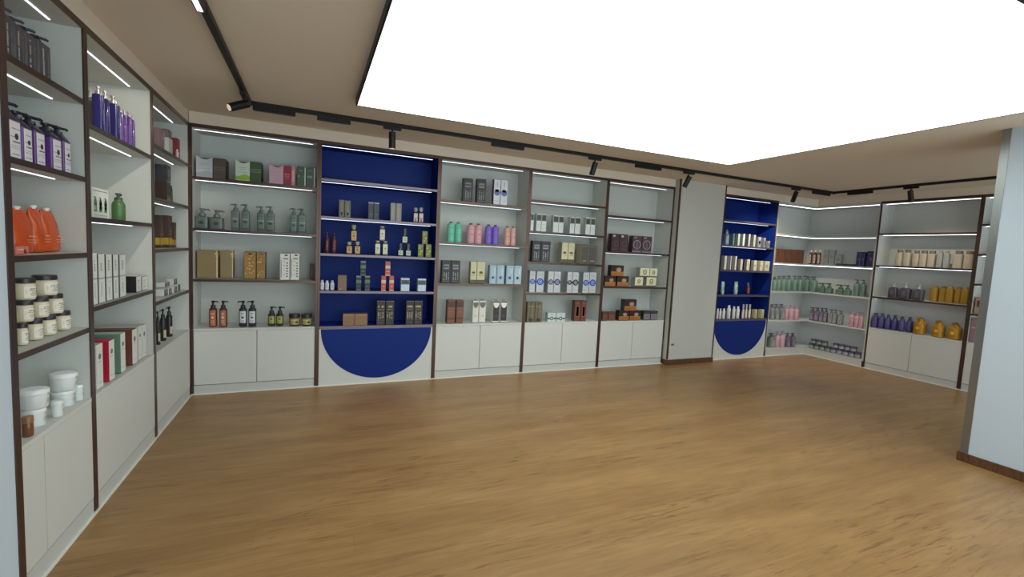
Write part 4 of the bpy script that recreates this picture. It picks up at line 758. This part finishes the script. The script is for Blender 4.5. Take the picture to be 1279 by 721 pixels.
# one row per product: cabinet, shelf, kind, place along the wall, distance behind the front, width, depth, height, base height
ITEMS = [
('L3',0,'black_pump',-2.383,0.06,0.065,0.07,0.205,2.049),('L3',0,'black_pump',-2.311,0.06,0.074,0.07,0.195,2.049),
('L3',0,'black_pump',-2.231,0.06,0.081,0.07,0.192,2.049),('L3',0,'black_pump',-2.13,0.06,0.1,0.07,0.197,2.049),
('L3',1,'purple_pump',-2.426,0.035,0.086,0.075,0.211,1.689),('L3',1,'purple_pump',-2.342,0.035,0.069,0.075,0.194,1.689),
('L3',1,'purple_pump',-2.251,0.035,0.076,0.075,0.198,1.689),('L3',1,'purple_pump',-2.12,0.035,0.086,0.075,0.199,1.689),
('L3',1,'purple_pump',-2.027,0.035,0.067,0.075,0.206,1.689),('L3',2,'orange_pouch',-2.259,0.08,0.149,0.07,0.188,1.329),
('L3',2,'orange_pouch',-2.139,0.08,0.083,0.07,0.2,1.329),('L3',2,'orange_pouch',-2.034,0.08,0.12,0.07,0.196,1.329),
('L3',2,'pink_card',-2.444,0.02,0.088,0.02,0.031,1.329),('L3',3,'cream_jar',-2.357,0.05,0.035,0.035,0.088,0.962),
('L3',3,'cream_jar',-2.248,0.05,0.052,0.052,0.088,0.962),('L3',3,'cream_jar',-2.139,0.05,0.058,0.058,0.088,0.962),
('L3',3,'cream_jar',-2.007,0.05,0.063,0.063,0.088,0.962),('L3',3,'cream_jar',-2.312,0.05,0.056,0.056,0.088,1.05),
('L3',3,'cream_jar',-2.195,0.05,0.06,0.06,0.088,1.05),('L3',3,'cream_jar',-2.071,0.05,0.066,0.066,0.088,1.05),
('L3',3,'cream_jar',-2.292,0.05,0.067,0.067,0.088,1.138),('L3',3,'cream_jar',-2.118,0.05,0.084,0.084,0.088,1.138),
('L3',4,'amber_jar',-2.429,0.012,0.035,0.035,0.08,0.605),('L2',0,'clear_pump',-1.572,0.09,0.04,0.04,0.233,1.954),
('L2',0,'navy_pump',-1.612,0.04,0.043,0.043,0.247,1.954),('L2',0,'navy_pump',-1.545,0.04,0.031,0.031,0.243,1.954),
('L2',0,'navy_pump',-1.4,0.04,0.053,0.053,0.255,1.954),('L2',0,'violet_pump',-1.347,0.04,0.025,0.025,0.21,1.954),
('L2',0,'violet_pump',-1.286,0.04,0.023,0.023,0.208,1.954),('L2',0,'violet_pump',-1.206,0.04,0.029,0.029,0.219,1.954),
('L2',0,'violet_pump',-1.148,0.04,0.022,0.022,0.214,1.954),('L2',1,'green_print_carton',-1.619,0.06,0.214,0.05,0.157,1.504),
('L2',1,'green_pump',-1.299,0.05,0.066,0.066,0.161,1.504),('L2',2,'tall_white_carton',-1.825,0.02,0.057,0.055,0.265,1.056),
('L2',2,'tall_white_carton',-1.746,0.02,0.084,0.055,0.259,1.056),('L2',2,'tall_white_carton',-1.652,0.02,0.084,0.055,0.255,1.056),
('L2',2,'tall_white_carton',-1.56,0.02,0.078,0.055,0.251,1.056),('L2',2,'tall_white_carton',-1.461,0.02,0.096,0.055,0.248,1.056),
('L2',2,'black_side_carton',-1.163,0.03,0.093,0.1,0.101,1.056),('L2',2,'black_side_carton',-1.054,0.03,0.105,0.1,0.093,1.056),
('L2',3,'white_book_carton',-1.793,0.02,0.078,0.18,0.233,0.61),('L2',3,'red_book_carton',-1.639,0.02,0.075,0.22,0.225,0.61),
('L2',3,'green_book_carton',-1.462,0.025,0.074,0.22,0.231,0.61),('L2',3,'brown_book_carton',-1.272,0.025,0.085,0.22,0.221,0.61),
('L2',3,'white_book_carton',-1.156,0.03,0.061,0.2,0.22,0.61),('L2',3,'white_book_carton',-1.079,0.03,0.078,0.2,0.214,0.61),
('L2',3,'gold_jar',-1.193,0.07,0.011,0.026,0.035,0.61),('L1',0,'mauve_box',-0.55,0.05,0.12,0.041,0.161,2.049),
('L1',0,'grey_white_box',-0.33,0.05,0.1,0.051,0.139,2.049),('L1',0,'taupe_box',-0.353,0.05,0.09,0.043,0.06,2.188),
('L1',0,'red_box',-0.057,0.06,0.07,0.055,0.191,2.049),('L1',0,'pink_white_bottle',-0.277,0.012,0.018,0.018,0.069,2.049),
('L1',1,'olive_dark_carton',-0.397,0.05,0.1,0.078,0.145,1.689),('L1',1,'silver_dark_carton',-0.392,0.05,0.1,0.078,0.135,1.834),
('L1',1,'slim_dark_bottle',-0.295,0.05,0.019,0.019,0.137,1.689),('L1',2,'yellow_band_carton',-0.506,0.07,0.09,0.035,0.246,1.329),
('L1',2,'yellow_band_carton',-0.362,0.05,0.09,0.049,0.252,1.329),('L1',2,'yellow_band_carton',-0.233,0.05,0.06,0.03,0.204,1.329),
('L1',3,'low_grey_carton',-0.563,0.035,0.096,0.054,0.053,0.962),('L1',3,'low_grey_carton',-0.474,0.03,0.076,0.023,0.05,0.962),
('L1',3,'low_grey_carton',-0.32,0.03,0.09,0.033,0.052,0.962),('L1',3,'low_grey_carton',-0.22,0.03,0.08,0.022,0.059,0.962),
('L1',3,'low_grey_carton',-0.428,0.06,0.12,0.056,0.035,1.021),('L1',3,'low_grey_carton',-0.239,0.05,0.1,0.048,0.049,1.021),
('L1',4,'dark_label_pump',-0.66,0.05,0.028,0.028,0.252,0.605),('L1',4,'dark_label_pump',-0.511,0.05,0.04,0.04,0.25,0.605),
('L1',4,'dark_label_pump',-0.338,0.05,0.044,0.044,0.246,0.605),('u1',0,'silver_display_box',0.104,0.04,0.122,0.1,0.187,1.954),
('u1',0,'dark_brown_box',0.217,0.04,0.093,0.17,0.176,1.954),('u1',0,'lime_display_box',0.397,0.04,0.113,0.1,0.188,1.954),
('u1',0,'dark_green_box',0.501,0.04,0.09,0.17,0.18,1.954),('u1',0,'pink_display_box',0.669,0.04,0.118,0.1,0.182,1.954),
('u1',0,'red_carton',0.762,0.04,0.061,0.1,0.175,1.954),('u1',0,'pink_slim_carton',0.812,0.04,0.035,0.1,0.177,1.954),
('u1',0,'green_striped_carton',0.881,0.04,0.076,0.1,0.181,1.954),('u1',0,'green_striped_carton',0.962,0.04,0.077,0.1,0.187,1.954),
('u1',1,'squat_pump',0.072,0.07,0.101,0.09,0.18,1.504),('u1',1,'squat_pump',0.185,0.07,0.101,0.09,0.174,1.504),
('u1',1,'square_pump',0.332,0.07,0.062,0.065,0.241,1.504),('u1',1,'square_pump',0.414,0.07,0.063,0.065,0.244,1.504),
('u1',1,'square_pump',0.541,0.07,0.064,0.065,0.235,1.504),('u1',1,'square_pump',0.618,0.07,0.068,0.065,0.242,1.504),
('u1',1,'square_pump',0.817,0.07,0.057,0.065,0.241,1.504),('u1',1,'square_pump',0.889,0.07,0.071,0.065,0.243,1.504),
('u1',2,'gold_box',0.116,0.081,0.16,0.09,0.251,1.056),('u1',2,'gold_box',0.258,0.125,0.102,0.09,0.253,1.056),
('u1',2,'gold_pattern_box',0.454,0.073,0.096,0.11,0.252,1.056),('u1',2,'gold_pattern_box',0.541,0.098,0.073,0.11,0.253,1.056),
('u1',2,'white_pattern_box',0.748,0.015,0.083,0.08,0.253,1.056),('u1',2,'white_pattern_box',0.833,0.038,0.081,0.08,0.256,1.056),
('u1',2,'dark_red_carton',0.984,0.183,0.041,0.06,0.153,1.056),('u1',3,'orange_label_pump',0.157,0.057,0.065,0.065,0.238,0.61),
('u1',3,'orange_label_pump',0.238,0.047,0.064,0.064,0.239,0.61),('u1',3,'white_label_pump',0.398,0.037,0.066,0.066,0.241,0.61),
('u1',3,'white_label_pump',0.476,0.027,0.065,0.065,0.242,0.61),('u1',3,'yellow_label_pump',0.635,0.053,0.063,0.063,0.184,0.61),
('u1',3,'yellow_label_pump',0.706,0.045,0.063,0.063,0.185,0.61),('u1',3,'yellow_label_jar',0.834,0.03,0.101,0.101,0.113,0.61),
('u1',3,'yellow_label_jar',0.942,0.018,0.101,0.101,0.113,0.61),('bl',1,'olive_grey_carton',1.245,0.05,0.051,0.06,0.168,1.689),
('bl',1,'olive_grey_carton',1.302,0.05,0.054,0.06,0.166,1.689),('bl',1,'black_grey_carton',1.523,0.05,0.051,0.06,0.169,1.689),
('bl',1,'black_grey_carton',1.578,0.05,0.051,0.06,0.17,1.689),('bl',1,'silver_grey_carton',1.744,0.05,0.051,0.06,0.181,1.689),
('bl',1,'silver_grey_carton',1.802,0.05,0.053,0.06,0.182,1.689),('bl',1,'mini_perfume',1.979,0.05,0.045,0.05,0.155,1.689),
('bl',1,'mini_perfume',2.036,0.05,0.048,0.05,0.16,1.689),('bl',2,'dark_red_pump',1.115,0.06,0.056,0.056,0.206,1.329),
('bl',2,'dark_red_pump',1.181,0.06,0.057,0.057,0.202,1.329),('bl',2,'amber_perfume',1.324,0.05,0.054,0.05,0.123,1.329),
('bl',2,'amber_perfume',1.402,0.05,0.054,0.05,0.127,1.329),('bl',2,'amber_perfume',1.365,0.05,0.055,0.05,0.166,1.456),
('bl',2,'cream_perfume',1.599,0.05,0.052,0.05,0.146,1.329),('bl',2,'cream_perfume',1.675,0.05,0.052,0.05,0.146,1.329),
('bl',2,'cream_perfume',1.642,0.05,0.054,0.05,0.15,1.475),('bl',2,'dark_perfume',1.833,0.05,0.053,0.05,0.134,1.329),
('bl',2,'dark_perfume',1.913,0.05,0.053,0.05,0.134,1.329),('bl',2,'dark_perfume',1.873,0.05,0.054,0.05,0.157,1.463),
('bl',2,'olive_gold_carton',2.042,0.05,0.057,0.05,0.133,1.329),('bl',2,'olive_gold_carton',2.127,0.05,0.06,0.05,0.137,1.329),
('bl',2,'olive_gold_carton',2.083,0.05,0.056,0.05,0.138,1.466),('bl',3,'small_white_bottle',1.078,0.054,0.037,0.037,0.096,0.962),
('bl',3,'small_white_bottle',1.123,0.044,0.037,0.037,0.094,0.962),('bl',3,'small_white_bottle',1.171,0.049,0.039,0.039,0.095,0.962),
('bl',3,'kraft_box',1.262,0.012,0.082,0.07,0.153,0.962),('bl',3,'dark_banded_carton',1.417,0.012,0.049,0.05,0.149,0.962),
('bl',3,'dark_banded_carton',1.502,0.014,0.05,0.05,0.151,0.962),('bl',3,'dark_banded_carton',1.458,0.014,0.052,0.05,0.149,1.113),
('bl',3,'red_banded_carton',1.662,0.012,0.046,0.05,0.155,0.962),('bl',3,'red_banded_carton',1.743,0.012,0.046,0.05,0.157,0.962),
('bl',3,'red_banded_carton',1.701,0.012,0.05,0.05,0.148,1.119),('bl',3,'blue_white_box',1.883,0.012,0.089,0.07,0.136,0.962),
('bl',3,'blue_white_box',2.059,0.012,0.088,0.07,0.134,0.962),('bl',4,'kraft_low_box',1.33,0.012,0.112,0.08,0.121,0.605),
('bl',4,'kraft_low_box',1.45,0.012,0.123,0.08,0.12,0.605),('bl',4,'dark_print_carton',1.643,0.012,0.084,0.07,0.254,0.605),
('bl',4,'dark_print_carton',1.734,0.012,0.082,0.07,0.254,0.605),('bl',4,'dark_print_carton',1.942,0.012,0.083,0.07,0.255,0.605),
('bl',4,'dark_print_carton',2.031,0.012,0.085,0.07,0.255,0.605),('u3',0,'black_photo_carton',2.538,0.04,0.107,0.06,0.253,1.954),
('u3',0,'black_photo_carton',2.694,0.04,0.104,0.06,0.263,1.954),('u3',0,'white_violet_carton',2.88,0.04,0.081,0.06,0.278,1.954),
('u3',0,'white_violet_carton',2.966,0.04,0.083,0.06,0.281,1.954),('u3',1,'mint_bottle',2.382,0.07,0.083,0.085,0.225,1.504),
('u3',1,'mint_bottle',2.465,0.07,0.079,0.081,0.226,1.504),('u3',1,'pink_bottle',2.613,0.07,0.088,0.089,0.224,1.504),
('u3',1,'pink_bottle',2.702,0.07,0.088,0.089,0.226,1.504),('u3',1,'purple_bottle',2.823,0.07,0.081,0.082,0.225,1.504),
('u3',1,'purple_bottle',2.907,0.07,0.081,0.083,0.226,1.504),('u3',1,'peach_bottle',3.055,0.07,0.074,0.075,0.22,1.504),
('u3',1,'peach_bottle',3.126,0.07,0.066,0.067,0.222,1.504),('u3',2,'black_photo_carton',2.321,0.012,0.099,0.07,0.246,1.056),
('u3',2,'black_photo_carton',2.425,0.012,0.101,0.07,0.248,1.056),('u3',2,'cream_carton',2.633,0.012,0.073,0.07,0.245,1.056),
('u3',2,'cream_carton',2.72,0.012,0.094,0.07,0.248,1.056),('u3',2,'pale_blue_carton',2.865,0.012,0.084,0.06,0.213,1.056),
('u3',2,'pale_blue_carton',2.959,0.015,0.092,0.06,0.216,1.056),('u3',2,'pale_blue_carton',3.074,0.012,0.092,0.06,0.215,1.056),
('u3',2,'pale_blue_carton',3.173,0.012,0.096,0.06,0.216,1.056),('u3',3,'brown_carton',2.397,0.02,0.087,0.08,0.256,0.61),
('u3',3,'brown_carton',2.502,0.037,0.083,0.08,0.253,0.61),('u3',3,'white_heart_carton',2.692,0.056,0.069,0.06,0.246,0.61),
('u3',3,'white_heart_carton',2.777,0.064,0.077,0.06,0.245,0.61),('u3',3,'black_heart_carton',2.941,0.053,0.077,0.06,0.244,0.61),
('u3',3,'black_heart_carton',3.038,0.055,0.079,0.06,0.244,0.61),('u4',1,'white_dark_top_box',3.343,0.05,0.037,0.06,0.204,1.689),
('u4',1,'white_dark_top_box',3.429,0.05,0.063,0.06,0.203,1.689),('u4',1,'white_dark_top_box',3.498,0.05,0.064,0.06,0.204,1.689),
('u4',1,'white_dark_top_box',3.659,0.05,0.071,0.06,0.202,1.689),('u4',1,'white_dark_top_box',3.731,0.05,0.065,0.06,0.203,1.689),
('u4',1,'white_dark_top_box',3.888,0.05,0.065,0.06,0.2,1.689),('u4',1,'white_dark_top_box',3.966,0.05,0.076,0.06,0.204,1.689),
('u4',1,'white_dark_top_box',4.114,0.05,0.067,0.06,0.209,1.689),('u4',1,'white_dark_top_box',4.186,0.05,0.066,0.06,0.21,1.689),
('u4',2,'black_photo_carton',3.421,0.05,0.109,0.07,0.246,1.329),('u4',2,'black_photo_carton',3.542,0.05,0.123,0.07,0.247,1.329),
('u4',2,'cream_carton',3.805,0.05,0.086,0.1,0.246,1.329),('u4',2,'cream_carton',3.897,0.05,0.089,0.1,0.247,1.329),
('u4',2,'charcoal_carton',4.09,0.05,0.097,0.12,0.243,1.329),('u4',2,'charcoal_carton',4.202,0.05,0.109,0.12,0.239,1.329),
('u4',3,'blue_ring_carton',3.4,0.076,0.074,0.07,0.253,0.962),('u4',3,'blue_ring_carton',3.51,0.087,0.101,0.07,0.252,0.962),
('u4',3,'violet_ring_carton',3.631,0.042,0.075,0.08,0.256,0.962),('u4',3,'violet_ring_carton',3.724,0.05,0.091,0.08,0.256,0.962),
('u4',3,'black_ring_carton',3.88,0.017,0.068,0.08,0.257,0.962),('u4',3,'black_ring_carton',3.968,0.025,0.088,0.08,0.257,0.962),
('u4',3,'blue_ring_carton',4.111,0.012,0.087,0.07,0.259,0.962),('u4',3,'blue_ring_carton',4.21,0.012,0.099,0.07,0.262,0.962),
('u4',4,'olive_print_carton',3.371,0.012,0.098,0.07,0.242,0.605),('u4',4,'olive_print_carton',3.473,0.012,0.096,0.07,0.242,0.605),
('u4',4,'low_ring_box',3.668,0.035,0.114,0.06,0.109,0.605),('u4',4,'low_ring_box',3.787,0.023,0.119,0.06,0.109,0.605),
('u4',4,'brown_arch_carton',4.034,0.042,0.09,0.07,0.259,0.605),('u4',4,'brown_arch_carton',4.118,0.034,0.075,0.07,0.258,0.605),
('u5',1,'plum_carton',4.543,0.05,0.119,0.08,0.223,1.504),('u5',1,'plum_carton',4.673,0.05,0.13,0.08,0.222,1.504),
('u5',1,'plum_arch_carton',4.887,0.05,0.149,0.08,0.214,1.504),('u5',1,'plum_arch_carton',5.048,0.05,0.157,0.08,0.217,1.504),
('u5',2,'amber_dark_box',4.476,0.012,0.167,0.08,0.129,1.056),('u5',2,'amber_dark_box',4.673,0.012,0.179,0.08,0.131,1.056),
('u5',2,'amber_dark_box',4.576,0.012,0.194,0.08,0.138,1.187),('u5',2,'cream_grey_box',4.934,0.016,0.131,0.08,0.126,1.056),
('u5',2,'cream_grey_box',5.15,0.028,0.162,0.08,0.128,1.056),('u5',2,'cream_grey_box',5.029,0.028,0.157,0.08,0.122,1.184),
('u5',2,'cream_grey_box',5.177,0.028,0.124,0.08,0.12,1.184),('u5',3,'brown_low_box',4.451,0.036,0.079,0.07,0.109,0.61),
('u5',3,'brown_low_box',4.561,0.045,0.115,0.07,0.105,0.61),('u5',3,'amber_dark_box',4.727,0.012,0.162,0.08,0.128,0.61),
('u5',3,'amber_dark_box',4.909,0.012,0.176,0.08,0.126,0.61),('u5',3,'amber_dark_box',4.821,0.012,0.194,0.08,0.146,0.736),
('u5',3,'grey_label_box',5.104,0.012,0.115,0.07,0.121,0.61),('u5',3,'grey_label_box',5.228,0.012,0.119,0.07,0.118,0.61),
('b2',1,'bagged_bottle',6.515,0.05,0.061,0.061,0.219,1.689),('b2',1,'green_tall_carton',6.629,0.05,0.028,0.05,0.169,1.689),
('b2',1,'pale_green_carton',6.732,0.05,0.039,0.05,0.172,1.689),('b2',1,'white_slim_carton',6.837,0.05,0.036,0.05,0.175,1.689),
('b2',1,'grey_slim_carton',6.951,0.05,0.036,0.05,0.179,1.689),('b2',1,'grey_slim_carton',7.062,0.05,0.04,0.05,0.174,1.689),
('b2',1,'grey_blister_pack',7.175,0.05,0.067,0.04,0.151,1.689),('b2',1,'grey_blister_pack',7.284,0.05,0.029,0.04,0.146,1.689),
('b2',1,'grey_blister_pack',7.381,0.05,0.039,0.04,0.103,1.689),('b2',2,'white_big_carton',6.494,0.04,0.044,0.06,0.197,1.329),
('b2',2,'white_big_carton',6.601,0.04,0.018,0.06,0.198,1.329),('b2',2,'white_big_carton',6.702,0.04,0.032,0.06,0.2,1.329),
('b2',2,'cream_slim_carton',6.822,0.04,0.044,0.05,0.16,1.329),('b2',2,'cream_slim_carton',6.964,0.04,0.06,0.05,0.161,1.329),
('b2',2,'beige_pouch_box',7.115,0.04,0.064,0.05,0.153,1.329),('b2',2,'beige_pouch_box',7.248,0.04,0.055,0.05,0.152,1.329),
('b2',2,'beige_pouch_box',7.378,0.04,0.094,0.05,0.151,1.329),('b2',3,'mint_tube',6.535,0.061,0.058,0.058,0.185,0.962),
('b2',3,'mint_tube',6.842,0.084,0.07,0.07,0.188,0.962),('b2',3,'red_serum',7.133,0.119,0.053,0.053,0.172,0.962),
('b2',4,'white_lotion_bottle',6.409,0.012,0.036,0.036,0.15,0.605),('b2',4,'white_lotion_bottle',6.465,0.012,0.034,0.034,0.15,0.605),
('b2',4,'white_lotion_bottle',6.539,0.012,0.045,0.045,0.149,0.605),('b2',4,'white_lotion_bottle',6.643,0.012,0.056,0.056,0.195,0.605),
('b2',4,'white_lotion_bottle',6.742,0.012,0.046,0.046,0.179,0.605),('b2',4,'white_lotion_bottle',6.829,0.012,0.05,0.05,0.179,0.605),
('b2',4,'rosy_cap_bottle',6.929,0.012,0.035,0.035,0.212,0.605),('b2',4,'rosy_cap_bottle',6.996,0.012,0.035,0.035,0.212,0.605),
('b2',4,'rosy_cap_bottle',7.069,0.012,0.039,0.039,0.212,0.605),('b2',4,'yellow_print_box',7.187,0.012,0.058,0.05,0.132,0.605),
('b2',4,'yellow_print_box',7.332,0.012,0.069,0.05,0.131,0.605),('cb',1,'walnut_box',7.67,0.04,0.125,0.05,0.212,1.471),
('cb',1,'walnut_box',7.816,0.04,0.141,0.05,0.213,1.471),('cb',1,'walnut_box',7.97,0.04,0.151,0.05,0.215,1.471),
('cb',1,'walnut_box',8.126,0.04,0.146,0.05,0.218,1.471),('cb',2,'sage_pump',7.585,0.012,0.067,0.067,0.216,1.029),
('cb',2,'sage_pump',7.679,0.012,0.065,0.065,0.231,1.029),('cb',2,'sage_pump',7.798,0.012,0.082,0.082,0.239,1.029),
('cb',2,'sage_pump',7.918,0.012,0.082,0.082,0.244,1.029),('cb',2,'sage_pump',8.057,0.012,0.079,0.079,0.245,1.029),
('cb',2,'sage_pump',8.188,0.012,0.085,0.085,0.243,1.029),('cb',3,'grey_pump',7.647,0.06,0.069,0.069,0.243,0.569),
('cb',3,'grey_pump',7.734,0.045,0.074,0.074,0.245,0.569),('cb',3,'grey_pump',7.848,0.035,0.089,0.089,0.245,0.569),
('cb',3,'pink_pump',7.94,0.025,0.063,0.063,0.235,0.569),('cb',3,'pink_pump',8.052,0.017,0.083,0.083,0.235,0.569),
('cb',3,'pink_pump',8.165,0.012,0.077,0.077,0.223,0.569),('cb',4,'grey_pump',7.726,0.067,0.098,0.098,0.228,0.117),
('cb',4,'pink_pump',7.829,0.051,0.078,0.078,0.257,0.117),('cb',4,'pink_pump',7.93,0.039,0.081,0.081,0.263,0.117),
('cb',4,'mauve_pump',8.055,0.036,0.084,0.084,0.227,0.117),('cb',4,'mauve_pump',8.155,0.017,0.081,0.081,0.228,0.117),
('cr',1,'brown_label_bottle',-0.085,0.05,0.046,0.046,0.23,1.471),('cr',1,'brown_label_bottle',-0.019,0.05,0.058,0.058,0.231,1.471),
('cr',1,'brown_label_bottle',0.054,0.05,0.043,0.043,0.232,1.471),('cr',1,'grey_clear_box',0.136,0.1,0.075,0.05,0.242,1.471),
('cr',1,'grey_clear_box',0.224,0.1,0.087,0.05,0.236,1.471),('cr',1,'grey_clear_box',0.325,0.1,0.094,0.05,0.171,1.471),
('cr',1,'flat_dark_case',0.411,0.02,0.127,0.06,0.028,1.471),('cr',1,'flat_dark_case',0.542,0.02,0.121,0.06,0.029,1.471),
('cr',1,'navy_carton',0.643,0.04,0.056,0.07,0.212,1.471),('cr',1,'navy_carton',0.699,0.04,0.047,0.07,0.213,1.471),
('cr',1,'navy_carton',0.799,0.04,0.083,0.07,0.227,1.471),('cr',2,'sage_pump',-0.09,0.012,0.097,0.097,0.246,1.029),
('cr',2,'sage_pump',0.02,0.012,0.093,0.093,0.246,1.029),('cr',2,'sage_squat_pump',0.161,0.012,0.099,0.101,0.154,1.029),
('cr',2,'sage_squat_pump',0.262,0.012,0.1,0.102,0.157,1.029),('cr',2,'sage_squat_pump',0.429,0.012,0.107,0.108,0.151,1.029),
('cr',2,'sage_squat_pump',0.532,0.012,0.096,0.096,0.153,1.029),('cr',2,'sage_pump',0.629,0.071,0.071,0.078,0.244,1.029),
('cr',2,'sage_pump',0.701,0.099,0.068,0.076,0.245,1.029),('cr',3,'mauve_pump',0.055,0.012,0.069,0.07,0.208,0.569),
('cr',3,'mauve_pump',0.13,0.012,0.076,0.078,0.214,0.569),('cr',3,'mauve_pump',0.205,0.012,0.06,0.06,0.219,0.569),
('cr',3,'mauve_pump',0.266,0.012,0.057,0.057,0.224,0.569),('cr',3,'grey_pump',0.35,0.012,0.058,0.058,0.216,0.569),
('cr',3,'grey_pump',0.41,0.012,0.06,0.06,0.218,0.569),('cr',3,'grey_pump',0.483,0.014,0.07,0.07,0.216,0.569),
('cr',3,'pink_pump',0.641,0.026,0.071,0.071,0.232,0.569),('cr',3,'pink_pump',0.712,0.019,0.057,0.059,0.233,0.569),
('cr',3,'pink_pump',0.77,0.024,0.056,0.058,0.232,0.569),('cr',4,'green_grey_jar',0.088,0.012,0.081,0.082,0.085,0.117),
('cr',4,'green_grey_jar',0.174,0.012,0.088,0.089,0.085,0.117),('cr',4,'green_grey_jar',0.263,0.012,0.086,0.087,0.085,0.117),
('cr',4,'green_grey_jar',0.349,0.012,0.082,0.083,0.085,0.117),('cr',4,'green_grey_jar',0.118,0.012,0.086,0.087,0.07,0.202),
('cr',4,'green_grey_jar',0.206,0.012,0.086,0.088,0.07,0.202),('cr',4,'green_grey_jar',0.293,0.012,0.085,0.087,0.07,0.202),
('cr',4,'mauve_grey_jar',0.434,0.012,0.082,0.084,0.085,0.117),('cr',4,'mauve_grey_jar',0.519,0.012,0.086,0.091,0.085,0.117),
('cr',4,'mauve_grey_jar',0.607,0.012,0.086,0.089,0.085,0.117),('cr',4,'mauve_grey_jar',0.692,0.012,0.081,0.085,0.085,0.117),
('cr',4,'mauve_grey_jar',0.776,0.012,0.083,0.086,0.085,0.117),('cr',4,'mauve_grey_jar',0.459,0.012,0.084,0.088,0.07,0.202),
('cr',4,'mauve_grey_jar',0.545,0.012,0.084,0.09,0.07,0.202),('cr',4,'mauve_grey_jar',0.628,0.012,0.08,0.086,0.07,0.202),
('cr',4,'mauve_grey_jar',0.712,0.012,0.083,0.087,0.07,0.202),('R2',1,'ivory_bottle',1.131,0.06,0.086,0.088,0.225,1.504),
('R2',1,'ivory_bottle',1.221,0.06,0.09,0.092,0.227,1.504),('R2',1,'ivory_bottle',1.325,0.06,0.075,0.076,0.217,1.504),
('R2',1,'ivory_bottle',1.406,0.06,0.084,0.086,0.219,1.504),('R2',1,'ivory_bottle',1.493,0.06,0.085,0.085,0.216,1.504),
('R2',1,'grey_bottle',1.582,0.06,0.066,0.067,0.218,1.504),('R2',1,'grey_bottle',1.65,0.06,0.065,0.066,0.217,1.504),
('R2',1,'ivory_bottle',1.761,0.06,0.099,0.099,0.22,1.504),('R2',1,'ivory_bottle',1.865,0.06,0.097,0.097,0.219,1.504),
('R2',2,'charcoal_pump',1.128,0.012,0.098,0.08,0.213,1.056),('R2',2,'charcoal_pump',1.268,0.012,0.124,0.08,0.213,1.056),
('R2',2,'charcoal_pump',1.416,0.012,0.118,0.08,0.211,1.056),('R2',2,'yellow_bottle',1.525,0.149,0.084,0.098,0.207,1.056),
('R2',2,'yellow_bottle',1.609,0.173,0.08,0.094,0.209,1.056),('R2',2,'yellow_bottle',1.699,0.125,0.081,0.091,0.212,1.056),
('R2',2,'yellow_bottle',1.776,0.145,0.071,0.084,0.214,1.056),('R2',2,'yellow_bottle',1.854,0.119,0.08,0.082,0.217,1.056),
('R2',3,'indigo_pump',0.947,0.012,0.084,0.104,0.205,0.61),('R2',3,'indigo_pump',1.03,0.012,0.078,0.104,0.211,0.61),
('R2',3,'indigo_pump',1.106,0.012,0.07,0.087,0.205,0.61),('R2',3,'indigo_pump',1.182,0.029,0.077,0.088,0.206,0.61),
('R2',3,'indigo_pump',1.272,0.012,0.071,0.086,0.204,0.61),('R2',3,'indigo_pump',1.346,0.045,0.072,0.087,0.206,0.61),
('R2',3,'amber_pump',1.467,0.012,0.134,0.134,0.221,0.61),('R2',3,'amber_pump',1.665,0.012,0.129,0.129,0.21,0.61),
('R2',3,'amber_pump',1.83,0.012,0.133,0.133,0.21,0.61),('R3',3,'tan_box',2.032,0.03,0.061,0.1,0.202,0.962),
('R3',4,'mauve_box',2.018,0.03,0.065,0.1,0.305,0.605),('L3',4,'white_tub',-2.3,0.028,0.075,0.075,0.075,0.605),
('L3',4,'white_tub',-2.295,0.018,0.096,0.096,0.08,0.681),('L3',4,'small_tub',-2.2,0.011,0.042,0.042,0.07,0.605),
('L3',4,'white_tub',-2.045,0.03,0.082,0.082,0.075,0.605),('L3',4,'white_tub',-2.04,0.02,0.1,0.1,0.08,0.681),
('L3',4,'small_tub',-1.972,0.024,0.042,0.042,0.075,0.605),
]

def describe(items):
    """one label per item, told apart by its place in its row; items stacked on others say so"""
    KINDS['mauve_box_plain'] = KINDS['mauve_box']
    rows = {}
    for i, it in enumerate(items):
        rows.setdefault((it[0], it[1], KINDS[it[2]][2]), []).append(i)
    lab = {}
    for (u, lv, desc), idx in rows.items():
        sh = SHELF[NLEV[u]][lv]
        if u in ('cb', 'cr') and lv == 4: sh = 'bottom shelf'
        tiers = sorted({round(items[i][8], 2) for i in idx})
        for k, zt in enumerate(tiers):
            row = sorted((i for i in idx if round(items[i][8], 2) == zt), key=lambda i: items[i][3])
            pre = '' if k == 0 else ('upper ' if k == 1 and len(tiers) > 2 else 'topmost ')
            low = 'lower ' if k == 0 and len(tiers) > 1 else ''
            n = len(row)
            for j, i in enumerate(row):
                q = '' if n == 1 else (('left ', 'right ')[j] if n == 2 else NTH[j] + ' ')
                tail = ' from left' if n > 2 and not WHERE[u].endswith('from left') and len(desc.split()) < 6 else ''
                lab[i] = (q + (pre or low) + desc + tail + ', ' + sh + ', ' + WHERE[u], desc + ' on the ' + sh + ' of the ' + WHERE[u] if len(idx) > 1 else None)
    return lab
LABELS = describe(ITEMS)
for i, (unit, lv, kind, s, d, w, dp, h, z0) in enumerate(ITEMS):
    name, cat, desc, build = KINDS[kind]
    wall = WALL[unit]
    x, y = place(wall, s, d + dp / 2)
    t = empty(name, (x, y, z0 + 0.0008), FRAME[wall][2])
    tag(t, LABELS[i][0], cat, LABELS[i][1])
    build(t, w, dp, h)
